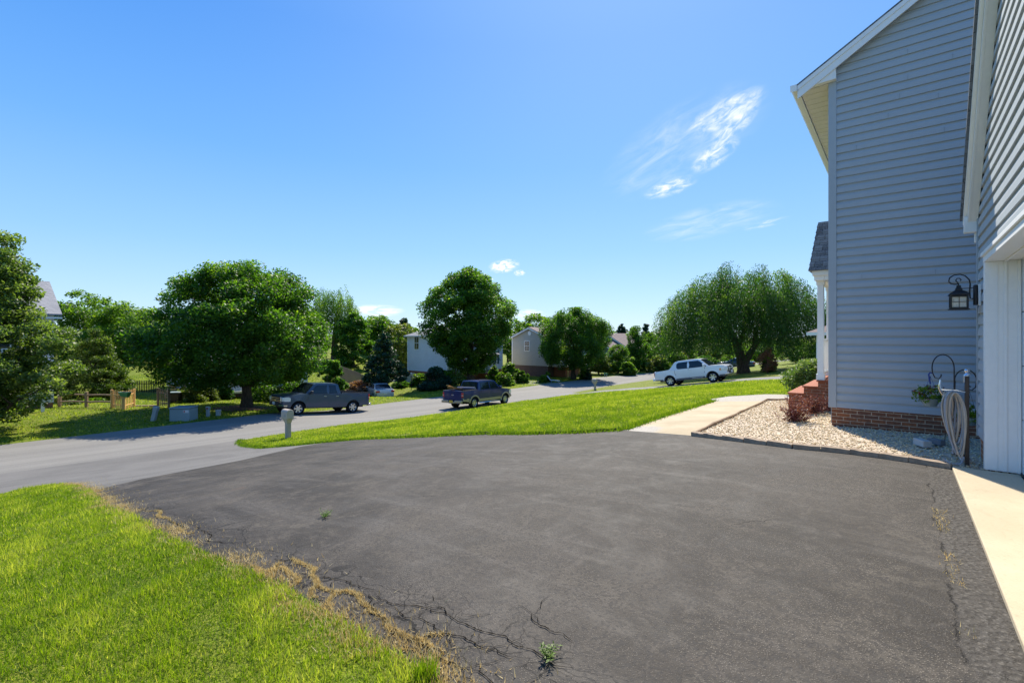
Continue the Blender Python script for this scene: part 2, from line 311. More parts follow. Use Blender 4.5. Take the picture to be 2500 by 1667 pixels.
def m_bark(): 
    g=G('bark'); v=g.obj((6,6,1.2)); n=g.noise(v,2.2,6,.7)
    return g.out(g.mix(g.mr(n,.3,.7),(.035,.026,.02),(.11,.085,.065)),.9,0,g.bump(n,.9,.03),spec=.2)
M={}
M['lawn']=m_lawn(); M['road']=m_road(); M['drive']=m_drive(); M['apron']=m_apron()
M['path']=m_path(); M['slab']=m_concrete('slab_concrete',(.45,.375,.25),(.54,.45,.31),.7)
M['bed']=m_concrete('stone_bed',(.42,.34,.25),(.6,.5,.38),9); M['block']=m_concrete('edging_block',(.27,.20,.14),(.38,.30,.22),6); M['strip']=mat('edging_strip',(.26,.175,.11),.9,0,.3,12,.6,30)
M['farroad']=m_concrete('neighbour_asphalt',(.17,.165,.16),(.24,.235,.225))
M['siding']=mat('blue_grey_siding',(.40,.44,.46),.55,0,.03,1.3,.08,120,spec=.35)
M['white']=mat('white_trim',(.84,.84,.81),.45,0,.03,2,.03,60); M['cream']=mat('soffit_vinyl',(.74,.70,.61),.55,0,.04,2)
M['door']=mat('garage_door_paint',(.74,.78,.80),.4,0,.02,1.2,.08,90)
M['brick']=m_brick('red_brick',(.36,.125,.05),(.20,.09,.055),(.60,.47,.33)); M['brick2']=m_brick('grey_brown_brick',(.16,.10,.085),(.10,.075,.07),(.24,.2,.18)); M['brick_red']=m_brick('orange_brick',(.42,.13,.05),(.30,.09,.04),(.5,.33,.22))
M['paver']=mat('red_stone_tread',(.30,.085,.035),.8,0,.2,6,.3,50)
M['shingle']=m_shingle('grey_shingles',(.075,.085,.10),(.17,.19,.215),vert=True); M['shingle_br']=m_shingle('brown_shingles',(.19,.145,.125),(.25,.195,.17),vert=True); M['shingle_lt']=m_shingle('light_grey_shingles',(.22,.22,.225),(.30,.295,.29),vert=True)
M['beige']=mat('beige_siding',(.42,.40,.34),.6,0,.05,1,.1,30); M['pale']=mat('pale_siding',(.66,.67,.70),.6,0,.05,1,.1,30); M['bluegrey']=mat('dark_blue_siding',(.10,.14,.17),.6,0,.06,1)
M['shutter']=mat('navy_shutter',(.02,.035,.075),.5,0,.1,4); M['glass']=mat('dark_window_glass',(.02,.028,.035),.06,0,.2,2,spec=.9)
M['bark']=m_bark(); M['wood_new']=mat('new_cedar_wood',(.72,.43,.16),.75,0,.2,3,.3,30,stretch=(8,8,1)); M['wood_old']=mat('weathered_wood',(.22,.165,.12),.85,0,.2,3,.3,30,stretch=(8,8,1)); M['wood_rail']=mat('rail_wood',(.30,.20,.12),.85,0,.2,3,.3,20)
M['black']=mat('black_metal',(.018,.019,.022),.42,.3,.15,8); M['bronze']=mat('dark_bronze_metal',(.05,.042,.04),.45,.5,.2,8)
M['green_plastic']=mat('green_plastic',(.02,.22,.10),.35,0,.1,3); M['blue_plastic']=mat('blue_plastic',(.02,.05,.28),.35,0,.1,3)
M['hose']=mat('beige_hose',(.50,.42,.33),.45,0,.12,10); M['hose2']=mat('grey_hose',(.30,.33,.38),.4,0,.12,10)
M['util']=mat('utility_grey_green',(.24,.30,.31),.55,0,.06,2,.05,40); M['util_lt']=mat('utility_light_grey',(.36,.38,.38),.6,0,.06,3)
M['mailbox']=mat('taupe_plastic',(.44,.37,.30),.6,0,.06,3,.1,40); M['red']=mat('red_plastic',(.5,.03,.02),.4)
M['straw_dark']=mat('dry_soil',(.20,.14,.07),.95,0,.3,10,.5,40)
M['cladding']=mat('grey_cladding',(.12,.125,.14),.5); M['joint']=mat('siding_joint',(.22,.25,.27),.6); M['crackm']=mat('crack_shadow',(.010,.009,.008),1,0,.1,5,spec=0); M['soil']=mat('soil',(.07,.05,.025),.95,0,.4,14,.6,50); M['rubber']=mat('tyre_rubber',(.012,.012,.013),.9,0,.2,10,.2,60,spec=.1); M['rim']=mat('alloy_rim',(.62,.62,.63),.28,.85,.05,5); M['chrome']=mat('chrome_trim',(.72,.72,.73),.15,.95,.03,5)
M['paint_slate']=mat('slate_blue_paint',(.030,.056,.095),.28,.0,.04,1,coat=.45); M['paint_navy']=mat('navy_blue_paint',(.008,.020,.095),.24,.0,.05,1,coat=.4)
M['paint_tan']=mat('tan_lower_paint',(.42,.34,.22),.35,.2,.05,2,coat=.5); M['paint_silver']=mat('silver_paint',(.78,.79,.80),.35,.05,.03,1,coat=.8); M['paint_sedan']=mat('pale_sedan_paint',(.5,.53,.56),.3,.4,.03,1,coat=.7)
M['tail']=mat('tail_lamp_red',(.55,.012,.012),.2,0,.1,6,coat=.8); M['lamp_clear']=mat('headlamp_lens',(.72,.74,.74),.12,.2,.05,8,coat=.8); M['amber']=mat('amber_lens',(.75,.25,.03),.2,0,.05,6,coat=.6)
M['plate_y']=mat('yellow_plate',(.78,.50,.06),.5); M['plate_w']=mat('white_plate',(.7,.7,.68),.5); M['dark_plastic']=mat('dark_trim_plastic',(.03,.032,.036),.6,0,.1,5); M['vglass']=mat('car_glass',(.012,.018,.022),.06,0,.1,2,coat=0,spec=.55)
M['frost']=mat('seeded_lamp_glass',(.62,.60,.52),.25,0,.18,30)
M['leaf_maple']=m_leaf('maple_leaf',(.026,.078,.012),(.095,.20,.018),(.34,.45,.045),.50)
M['leaf_mid']=m_leaf('mid_green_leaf',(.036,.098,.012),(.125,.22,.018),(.36,.44,.05),.50)
M['leaf_bright']=m_leaf('bright_leaf',(.05,.11,.012),(.13,.23,.02),(.32,.40,.04),.48)
M['leaf_left']=m_leaf('left_tree_leaf',(.05,.10,.022),(.18,.25,.055),(.42,.47,.18),.46,.5)
M['leaf_weep']=m_leaf('weeping_leaf',(.016,.052,.012),(.058,.135,.018),(.24,.36,.04),.42)
M['leaf_arb']=m_leaf('arborvitae_leaf',(.04,.085,.014),(.125,.18,.022),(.30,.36,.06),.35)
M['leaf_blue']=m_leaf('conifer_needle',(.010,.035,.018),(.028,.075,.03),(.08,.14,.04),.18)
M['leaf_yel']=m_leaf('olive_leaf',(.06,.10,.02),(.15,.19,.03),(.34,.34,.07),.4)
M['leaf_var']=m_leaf('variegated_leaf',(.05,.10,.03),(.16,.24,.06),(.50,.52,.24),.35)
M['leaf_red']=m_leaf('barberry_leaf',(.09,.022,.035),(.18,.050,.055),(.40,.17,.10),.35)
M['leaf_pink']=m_leaf('russet_leaf',(.16,.07,.04),(.32,.16,.10),(.45,.28,.18),.3)
M['grass']=m_leaf('grass_blade',(.050,.110,.006),(.185,.26,.012),(.50,.47,.12),.50,.25)
M['straw']=m_leaf('dry_straw',(.36,.26,.10),(.60,.47,.21),(.80,.70,.42),.35,.2)
M['chips']=mat('marble_chips',(.70,.62,.50),.7,0,.3,14,.4,60)
M['petal_red']=mat('dark_red_petals',(.14,.012,.02),.6,0,.2,20); M['petal_white']=mat('white_petals',(.75,.75,.72),.6)
# ---------------------------------------------------------------- the ground, cut into sheets that meet edge to edge
def UD(L_): return [P(*q) for q in L_]
LEFT_LAWN=[(-6.65,-6),(-6.65,2.2),(-6.62,4),(-6.68,6),(-6.64,8),(-6.56,9.6),(-6.36,11.6),(-6.26,12.6),(-6.17,13.9),(-6.2,15.5),(-6.35,16.3),(-6.8,16.45),(-7.3,15.8),(-9,14.2),(-13,11.5),(-16,8),(-16,-6)]
FL_EDGE=[(.03,21.75),(-.47,20.6),(-.95,18.8),(-1.2,16.9),(-.75,15.9),(-.1,14.6),(.25,13.5),(.06,9.9),(.1,7.0),(.45,5.8),(.9,5.0)]
NEAR=[(-60,20.5),(-20,21.4),(-6.9,21.7),(0.03,21.8),(5,22.3),(13.7,23.5),(22,24.4),(25,24.8),(29,25.2),(40,25.6),(55,24.6),(70,20),(90,10)]
FAR=[(-60,27.5),(-20,28.4),(-6.3,29.0),(3,30.0),(12,31.3),(21,32.1),(35,32.5),(50,32.2),(62,30),(78,25),(96,15)]
road=UD(NEAR)+UD(FAR[::-1])
drive=UD([(-6.65,-6),(-6.65,2.2),(-6.62,4),(-6.68,6),(-6.64,8),(-6.56,9.6),(-6.36,11.6),(-6.26,12.6),(-5.3,13.25),(-3.2,13.6),(-.9,14.9)])+UD([(-.1,14.6),(.25,13.5),(.06,9.9),(.1,7.0),(.45,5.8),(.9,5.0),(.56,3.45),(.37,2.66),(.24,2.07),(.17,1.67),(.2,1.36),(.24,1.03),(.2,.7),(.14,.39),(.06,.02),(.05,-6)])
apron=UD([(-6.26,12.6),(-6.17,13.9),(-6.2,15.5),(-6.35,16.3),(-6.8,16.45),(-7.3,15.8),(-9,14.2),(-13,11.5),(-16,8),(-25,10),(-25,21.3),(-20,21.4),(-6.9,21.7),(.03,21.8),(-.47,20.6),(-.95,18.8),(-1.2,16.9),(-.75,15.9),(-.1,14.6),(-.9,14.9),(-3.2,13.6),(-5.3,13.25)])
path=UD([(.56,3.45),(4,3.45),(6.9,3.44),(7.0,2.9),(8.7,2.9),(8.9,3.9),(8.4,4.9),(7.6,5.25),(6.9,5.0),(2.9,5.08),(.9,5.0)])
bed=UD([(.06,.02),(.14,.39),(.2,.7),(.24,1.03),(.2,1.36),(.17,1.67),(.24,2.07),(.37,2.66),(.56,3.45),(4,3.45),(6.9,3.44),(7.0,2.9),(7.0,1.4),(2.8,1.4),(2.8,-1.2),(.06,-1.2)])
ndrive=UD([(25.2,-12),(25.2,17),(24.6,21.5),(23.2,24.55),(25,24.8),(29,25.2),(31.5,25.3),(29.6,21.5),(28.9,17),(28.9,-12)])
hdrive=[(-5.5,60.5),(-3.2,59.8),(.5,56.6),(3.6,54.5),(5.2,56.2),(6.0,57.9),(3.2,59.4),(-.5,62.2),(-5.5,64.5)]
REG=[('road',road,M['road'],'structure'),('driveway',drive,M['drive'],'structure'),('road_apron',apron,M['apron'],'structure'),('garden_path',path,M['path'],'structure'),('stone_bed',bed,M['bed'],'structure'),('neighbour_driveway',ndrive,M['farroad'],'structure'),('house_driveway',hdrive,M['farroad'],'structure')]
def pip(px,py,poly):
    px=np.asarray(px); py=np.asarray(py); ins=np.zeros(px.shape,bool); n=len(poly)
    for i in range(n):
        x1,y1=poly[i]; x2,y2=poly[(i+1)%n]
        if y1==y2: continue
        c=((y1>py)!=(y2>py))&(px<(x2-x1)*(py-y1)/(y2-y1)+x1); ins^=c
    return ins
def ground():
    pts=[];edges=[];key={}
    def vid(p):
        k=(round(p[0],3),round(p[1],3))
        if k not in key: key[k]=len(pts); pts.append(Vector(k))
        return key[k]
    for _,poly,_,_ in REG:
        n=len(poly)
        for i in range(n):
            a,b=poly[i],poly[(i+1)%n]; dd=math.dist(a,b); m=max(1,int(dd/(.8 if dd<20 else 2.5))); pr=vid(a)
            for j in range(1,m+1):
                q=vid((a[0]+(b[0]-a[0])*j/m,a[1]+(b[1]-a[1])*j/m))
                if pr!=q: edges.append((pr,q))
                pr=q
    nb=len(pts)
    def grid(x0,x1,y0,y1,s,ex=None):
        X,Y=np.meshgrid(np.arange(x0,x1,s),np.arange(y0,y1,s)); X=X.ravel()+rng.uniform(-.25,.25,X.size)*s; Y=Y.ravel()+rng.uniform(-.25,.25,Y.size)*s
        for x,y in zip(X,Y):
            if ex and ex[0]<x<ex[1] and ex[2]<y<ex[3]: continue
            pts.append(Vector((x,y)))
    grid(-24,26,-4,44,.8); grid(-90,90,-20,110,3,(-24,26,-4,44)); grid(-400,400,-60,500,25,(-90,90,-20,110)); 
    for x in (-4000,-2000,-900,0,900,2000,4000):
        for y in (-150,900,2000,4000): pts.append(Vector((x+.1,y)))
    V,E,F_,_,_,_=delaunay_2d_cdt(pts,edges,[],0,1e-4)
    V=np.array([(v.x,v.y) for v in V]); F_=np.array([f for f in F_ if len(f)==3])
    c=V[F_].mean(1); who=np.full(len(F_),-1)
    for i,(nm,poly,_,_) in enumerate(REG):
        m=(who<0)&pip(c[:,0],c[:,1],poly); who[m]=i
    Z=zg(V[:,0],V[:,1]); rr=np.hypot(V[:,0],V[:,1]); Z=Z-ss(rr,150,1500)*3
    V3=np.c_[V,Z]
    def sub(mask):
        f=F_[mask]; ids,inv=np.unique(f,return_inverse=True); f=inv.reshape(f.shape); v=V3[ids]
        a=v[f[:,0]];b=v[f[:,1]];cc=v[f[:,2]]; nz=np.cross(b-a,cc-a)[:,2]; f[nz<0]=f[nz<0][:,::-1]; return v,f
    v,f=sub(who==-1); tag(link('lawn',raw_mesh('lawn',v,f,smooth=True),M['lawn']),kind='structure')
    for i,(nm,_,m,k) in enumerate(REG):
        if (who==i).any():
            v,f=sub(who==i); tag(link(nm,raw_mesh(nm,v,f,smooth=True),m),kind=k)
ground()
# ---------------------------------------------------------------- grass
FLOOR=.08
def blades(xy,h,w,tint,lean=.5,zoff=-.005):
    n=len(xy); x,y=xy[:,0],xy[:,1]; z=zg(x,y)+zoff; a=rng.uniform(0,2*np.pi,n); l=rng.uniform(.1,1,n)*lean*h; b=rng.uniform(0,2*np.pi,n)
    dx,dy=np.cos(a)*w/2,np.sin(a)*w/2
    A=np.c_[x-dx,y-dy,z];B=np.c_[x+dx,y+dy,z];C=np.c_[x+np.cos(b)*l,y+np.sin(b)*l,z+h*np.sqrt(np.clip(1-(l/h)**2,FLOOR,1))]
    V=np.stack([A,B,C],1).reshape(-1,3); F_=np.arange(3*n).reshape(-1,3); return V,F_,np.repeat(tint,3)
def scatter(poly,dens,x0,x1,y0,y1,cond=None):
    n=int(dens*(x1-x0)*(y1-y0)); x=rng.uniform(x0,x1,n); y=rng.uniform(y0,y1,n); m=pip(x,y,poly)&(np.abs(x)<1.12*y+1.5)
    if cond is not None: m&=cond(x,y)
    return np.c_[x[m],y[m]]
def pnoise(x,y,s,seed=0):
    r=np.random.default_rng(seed); t=0
    for i in range(6):
        a=r.uniform(0,6.28); f=s*r.uniform(.6,1.8); t=t+np.sin((x*np.cos(a)+y*np.sin(a))*f+r.uniform(0,6.28))
    return t/3.5
def grass(name,sets,m):
    Vs=[];Fs=[];Ts=[];o=0
    for V,F_,T in sets: Vs.append(V);Fs.append(F_+o);Ts.append(T);o+=len(V)
    me=raw_mesh(name,np.concatenate(Vs),np.concatenate(Fs),np.concatenate(Ts)); return tag(link(name,me,m),kind='stuff')
LL=UD(LEFT_LAWN)
def gset(xy,h0,h1,w0,w1,seed,lo=.02,hi=.8,lean=1.05):
    n=len(xy); x,y=xy[:,0],xy[:,1]; cl=pnoise(x,y,14,seed+2); mid=pnoise(x,y,4.5,seed+1)
    t=np.clip(.48+.16*pnoise(x,y,1.1,seed)+.16*mid+.20*cl+rng.normal(0,.17,n),lo,hi)
    hot=rng.random(n)<(.06+.10*np.clip(mid,0,1)); t[hot]=rng.uniform(.78,1,hot.sum())
    h=rng.uniform(h0,h1,n)*(1+.45*cl+.2*mid)
    return blades(xy,np.clip(h,.02,.2),rng.uniform(w0,w1,n),t,lean)
def rd(a,b): return lambda x,y:(np.hypot(x,y)>=a)&(np.hypot(x,y)<b)
S=[]
S.append(gset(scatter(LL,9000,-5,0,1.6,5.5,rd(0,5)),.03,.065,.004,.008,1))
S.append(gset(scatter(LL,5000,-9.5,0,1.6,9,rd(5,8)),.035,.07,.006,.010,1))
S.append(gset(scatter(LL,2600,-14,-1,2,13,rd(8,16.5)),.035,.07,.009,.014,1))
grass('grass',S,M['grass'])['label']='bright green mown grass of the near left lawn'
FLP=UD(FL_EDGE+[(2.9,5.08),(6.9,5.0),(7.6,5.25),(8.4,4.9),(8.9,3.9),(8.7,2.2),(12,-3),(25.1,-8),(25.1,17),(24.5,21.5),(23.2,24.5),(13.7,23.5),(5,22.3)])
S=[]
S.append(gset(scatter(FLP,2600,-3,10,8,16,rd(0,15)),.04,.075,.009,.014,5))
S.append(gset(scatter(FLP,1100,-11,16,10,27,rd(15,26)),.04,.08,.014,.022,5))
S.append(gset(scatter(FLP,350,-11,20,15,46,rd(26,48)),.04,.09,.025,.04,5))
# thicker uncut fringe along the driveway
fe=[]
E_=UD(FL_EDGE+[(2.9,5.05),(6.9,4.97)])
for a,b in zip(E_[:-1],E_[1:]):
    n=int(math.dist(a,b)*700); t=rng.random(n); off=rng.normal(.02,.07,n); dx,dy=b[0]-a[0],b[1]-a[1]; l=math.hypot(dx,dy)
    fe.append(np.c_[a[0]+dx*t-dy/l*off*-1,a[1]+dy*t+dx/l*off*-1])
fe=np.concatenate(fe); n=len(fe); S.append(blades(fe,rng.uniform(.05,.12,n),rng.uniform(.01,.018,n),np.clip(rng.normal(.22,.22,n),0,.9),.9))
grass('front_grass',S,M['grass'])['label']='mown lawn sloping down between the driveway and the street'
OPP=UD([(-25,28.2),(-6.3,29.0),(3,30.0),(12,31.3),(21,32.1),(35,32.5),(50,32.2),(60,45),(10,60),(-25,50)])
S=[gset(scatter(OPP,90,-45,12,19,64,rd(20,70)),.04,.1,.04,.07,9)]
grass('far_grass',S,M['grass'])['label']='lawns across the street'
# dark soil lip where the turf stands above the asphalt
def lip(name,pts,w,h,seed):
    b=MB(); r=random.Random(seed); q=[]
    for a,c in zip(pts[:-1],pts[1:]):
        m=max(1,int(math.dist(a,c)/.12)); q+=[(a[0]+(c[0]-a[0])*k/m,a[1]+(c[1]-a[1])*k/m) for k in range(m)]
    V=[]
    for i,p in enumerate(q):
        a=q[max(0,i-1)];c=q[min(len(q)-1,i+1)]; dx,dy=c[0]-a[0],c[1]-a[1]; l=math.hypot(dx,dy); nx,ny=dy/l,-dx/l; o=r.uniform(-.02,.025); z=zf(*p); hh=h*r.uniform(.6,1.3)
        V+=[(p[0]+nx*(w*.4+o),p[1]+ny*(w*.4+o),z-.01),(p[0]+nx*o,p[1]+ny*o,z+hh),(p[0]-nx*w,p[1]-ny*w,z+hh*.7),(p[0]-nx*w*2,p[1]-ny*w*2,z-.01)]
    b.add(V,[(4*i+k,4*i+4+k,4*i+5+k,4*i+1+k) for i in range(len(q)-1) for k in range(3)])
    return tag(b.build(name,M['soil']),'dark soil lip of the turf beside the asphalt',kind='stuff')
lip('soil_edge',UD(FL_EDGE),.05,.05,3)
# dried straw border and straw caught in the cracks
sx=[]
n=46000; u_=-6.65-np.abs(rng.normal(0,.10,n))+rng.exponential(.07,n); d_=rng.uniform(-3,15.8,n)**1.0
u_=u_+.05*np.sin(d_*3.1)+.05*np.sin(d_*7.7+1); ed=np.interp(d_,[0,8,9.6,11.6,12.6,13.9,15.5],[0,0,.09,.29,.39,.48,.45]); u_=u_+ed
x_,y_=P(u_,d_); keep=(rng.random(n)<np.clip(.55+.4*pnoise(x_,y_,3,3),.08,1)); sx.append(np.c_[x_,y_][keep])
CRS=[[(-1.85,4.0),(-1.72,3.89),(-1.61,3.8),(-1.52,3.64),(-1.46,3.54),(-1.34,3.4),(-1.23,3.33),(-1.13,3.34),(-1.03,3.21),(-0.97,3.15),(-0.85,3.03),(-0.8,2.96),(-0.68,2.83),(-0.59,2.76),(-0.51,2.73),(-0.44,2.66)],[(-1.23,3.33),(-1.14,3.34),(-1.0,3.16),(-0.85,3.03),(-0.75,2.92),(-0.64,2.78),(-0.52,2.72),(-0.44,2.65),(-0.39,2.56),(-0.3,2.51),(-0.21,2.43)],[(-2.32,4.08),(-2.17,3.94),(-1.98,3.78),(-1.86,3.76),(-1.91,3.92)],[(-1.86,3.85),(-1.66,3.65),(-1.59,3.58),(-1.59,3.51),(-1.62,3.44)],[(-1.46,3.54),(-1.42,3.37),(-1.34,3.28)],[(-1.23,3.31),(-1.23,3.19),(-1.19,3.13)],[(-4.99,6.35),(-4.58,6.12),(-4.25,5.74),(-3.81,5.39),(-3.59,5.12),(-3.31,4.96)],[(-0.52,2.73),(-0.47,2.77),(-0.39,2.78)],[(-2.06,3.83),(-1.96,3.71),(-1.83,3.61),(-1.73,3.5)]]
CRD=[[(-1.86,4.0),(-1.6,3.79),(-1.51,3.65),(-1.36,3.57),(-1.22,3.51),(-1.07,3.4),(-0.94,3.31)],[(-0.87,3.13),(-0.69,3.01),(-0.55,2.94),(-0.45,2.83),(-0.39,2.78),(-0.33,2.76),(-0.23,2.7),(-0.15,2.63),(-0.09,2.62),(0.02,2.56)],[(-0.6,3.15),(-0.46,3.08),(-0.39,2.98),(-0.24,2.84),(-0.12,2.77),(0.03,2.64),(0.12,2.6),(0.32,2.45)],[(-6.39,7.66),(-5.84,7.22),(-4.96,6.34),(-4.83,6.37),(-4.25,5.87)],[(-3.49,5.21),(-3.17,4.93),(-3.02,4.8),(-2.75,4.56),(-2.58,4.48)],[(-0.95,3.3),(-0.78,3.14),(-0.58,3.09),(-0.51,3.03),(-0.39,2.99)],[(0.04,3.06),(0.13,2.88),(0.22,2.78),(0.34,2.67)],[(-0.63,2.71),(-0.55,2.65),(-0.46,2.61),(-0.38,2.53)],[(-1.96,3.73),(-1.87,3.64),(-1.76,3.58)],[(-1.99,4.0),(-1.87,3.96),(-1.85,4.0)]]
def jag(a,b,n,r,amp):
    q=[a,b]
    for _ in range(n):
        o=[q[0]]
        for p,c in zip(q[:-1],q[1:]):
            l=math.dist(p,c); m=((p[0]+c[0])/2+r.uniform(-1,1)*amp*l,(p[1]+c[1])/2+r.uniform(-1,1)*amp*l); o+=[m,c]
        q=o
    return q
def cracks():
    r=random.Random(12); b=MB(); mid=[]
    for kind,set_ in (('s',CRS),('d',CRD)):
        for poly in set_:
            full=[]
            for a,c in zip(poly[:-1],poly[1:]): full+=jag(a,c,3,r,.17)[:-1]
            full.append(poly[-1]); n=len(full)
            if kind=='s': mid.append(full)
            lines=[(full,1.)]
            for _ in range(n//9):
                k=r.randrange(n); s0=full[k]; a=r.uniform(0,6.28); l=r.uniform(.08,.3); lines.append((jag(s0,(s0[0]+math.cos(a)*l,s0[1]+math.sin(a)*l*.7),3,r,.2),.45))
            for ln,wk in lines:
                m=len(ln); V=[]
                for i,p in enumerate(ln):
                    a=ln[max(0,i-1)];c=ln[min(m-1,i+1)]; dx,dy=c[0]-a[0],c[1]-a[1]; l=math.hypot(dx,dy)+1e-9; t_=i/(m-1); w=wk*(.0055 if kind=='s' else .0036)*r.uniform(.35,1.5)*(math.sin(math.pi*min(1,max(.04,t_)))**.4); z=zf(*p)+.006
                    V+=[(p[0]-dy/l*w,p[1]+dx/l*w,z),(p[0]+dy/l*w,p[1]-dx/l*w,z)]
                b.add(V,[(2*i,2*i+1,2*i+3,2*i+2) for i in range(m-1)])
    o=b.build('crack',M['crackm'],bpy.data.objects['driveway'],smooth=0); o['kind']='stuff'; return mid
MID=cracks(); cr=[]
for ln in MID:
    for a,b in zip(ln[:-1],ln[1:]):
        m=int(math.dist(a,b)*1500)+1; t=rng.random(m); x_=a[0]+(b[0]-a[0])*t+rng.normal(0,.010,m); y_=a[1]+(b[1]-a[1])*t+rng.normal(0,.010,m); k=rng.random(m)<np.clip(.45+.8*pnoise(x_,y_,4,8),.06,1); cr.append(np.c_[x_,y_][k])
ss1=np.concatenate(sx); ss2=np.concatenate(cr)
def st(xy,h0,h1,lean): n=len(xy); return blades(xy,rng.uniform(h0,h1,n),rng.uniform(.003,.007,n),rng.random(n),lean,0)
S=[st(ss1,.02,.06,.995),st(ss2,.012,.035,1.0)]
n=700; uu=.24+rng.normal(0,.025,n)+.05*np.sin(np.linspace(0,30,n)); dd=np.zeros(n)
q=P(rng.uniform(-4.6,-.3,n),.22+rng.normal(0,.02,n)+.03*np.sin(rng.uniform(0,6,n))); kk=pnoise(q[0],q[1],4,4)>.1
S.append(st(np.c_[q[0],q[1]][kk],.02,.045,.95))
q=p=None
grass('dry_grass',S,M['straw'])['label']='dead straw coloured grass along the cracked driveway edge'
# ---------------------------------------------------------------- marble chips on the bed
def chips():
    n=34000; x=rng.uniform(2.5,10,n); y=rng.uniform(5,14,n); m=pip(x,y,bed); u,d=ud(x,y); m&=~((u>2.7)&(d<1.57)); x,y=x[m],y[m]; n=len(x)
    base=np.array([(1,0,0),(-1,0,0),(0,1,0),(0,-1,0),(0,0,1),(0,0,-1)],float); fc=np.array([(0,2,4),(2,1,4),(1,3,4),(3,0,4),(2,0,5),(1,2,5),(3,1,5),(0,3,5)])
    sz=rng.uniform(.009,.020,n); S_=np.stack([sz*rng.uniform(.7,1.5,n),sz*rng.uniform(.6,1.1,n),sz*rng.uniform(.4,.8,n)],1)
    V=base[None]*S_[:,None]*rng.uniform(.75,1.25,(n,6,1)); a=rng.uniform(0,6.28,n); tl=rng.normal(0,.4,n)
    ca,sa=np.cos(a)[:,None],np.sin(a)[:,None]; ct,st_=np.cos(tl)[:,None],np.sin(tl)[:,None]
    X,Y,Z=V[...,0],V[...,1],V[...,2]; Y,Z=Y*ct-Z*st_,Y*st_+Z*ct; X,Y=X*ca-Y*sa,X*sa+Y*ca
    zz=zg(x,y)[:,None]+rng.uniform(.0,.02,n)[:,None]
    V=np.stack([X+x[:,None],Y+y[:,None],Z+zz],-1).reshape(-1,3); F_=(fc[None]+6*np.arange(n)[:,None,None]).reshape(-1,3)
    t=np.repeat(np.clip(rng.beta(2.9,1.4,n),0,1),6)
    g=G('marble_chip'); a_=g.n('ShaderNodeAttribute',attribute_name='tint').outputs['Fac']; r=g.n('ShaderNodeValToRGB',{0:a_}); e=r.color_ramp.elements
    e[0].color=(.22,.125,.045,1); e[1].color=(.82,.71,.50,1); q=e.new(.25); q.color=(.52,.35,.15,1); q=e.new(.55); q.color=(.72,.57,.34,1)
    mm=g.out(r.outputs[0],.75,spec=.3)
    tag(link('gravel',raw_mesh('gravel',V,F_,t),mm),'white and tan stone chips covering the bed by the house',kind='stuff')
chips()
# ---------------------------------------------------------------- foliage
def leaf_mesh(name,C,size,tint,up=.35,asp=.55,dirn=None):
    n=len(C); nrm=rng.normal(size=(n,3)); nrm[:,2]=np.abs(nrm[:,2])*1+up; nrm/=np.linalg.norm(nrm,axis=1)[:,None]
    t=rng.normal(size=(n,3)) if dirn is None else dirn+rng.normal(size=(n,3))*.25
    t-=nrm*(t*nrm).sum(1)[:,None]; t/=np.linalg.norm(t,axis=1)[:,None]+1e-9; b=np.cross(nrm,t)
    s=(size*rng.uniform(.6,1.3,n))[:,None]
    V=np.stack([C-t*s*.5,C+b*s*asp*.5,C+t*s*.5,C-b*s*asp*.5],1).reshape(-1,3); F_=np.arange(4*n).reshape(-1,4)
    return raw_mesh(name,V,F_,np.repeat(tint,4))
def lump(phi,h,seed,amp=.085):
    r=np.random.default_rng(seed); t=0
    for i in range(5):
        k=r.integers(1,5); t=t+np.sin(k*phi+r.uniform(0,6.28)+r.uniform(2,8)*h)
    return 1+amp*t/2.2
PROF={'fan':([0,.12,.3,.5,.7,.85,1],[.22,.52,.88,1,.9,.64,.08]),'leaning':([0,.1,.3,.46,.57,.8,.95,1],[.6,.85,1,.9,.56,.46,.36,.15]),'round':([0,.06,.2,.4,.6,.8,.93,1],[.35,.72,.95,1,.93,.72,.42,.08]),'oval':([0,.1,.25,.45,.65,.82,.94,1],[.35,.66,.9,1,.92,.68,.38,.05]),
'cone':([0,.04,.15,.5,.8,1],[.7,.95,1,.6,.28,.03]),'column':([0,.1,.5,.8,.95,1],[.6,.9,1,.85,.5,.1]),'mound':([0,.3,.6,.85,1],[.95,1,.85,.55,.1]),'flat':([0,.1,.3,.6,.85,1],[.25,.8,1,.95,.65,.1])}
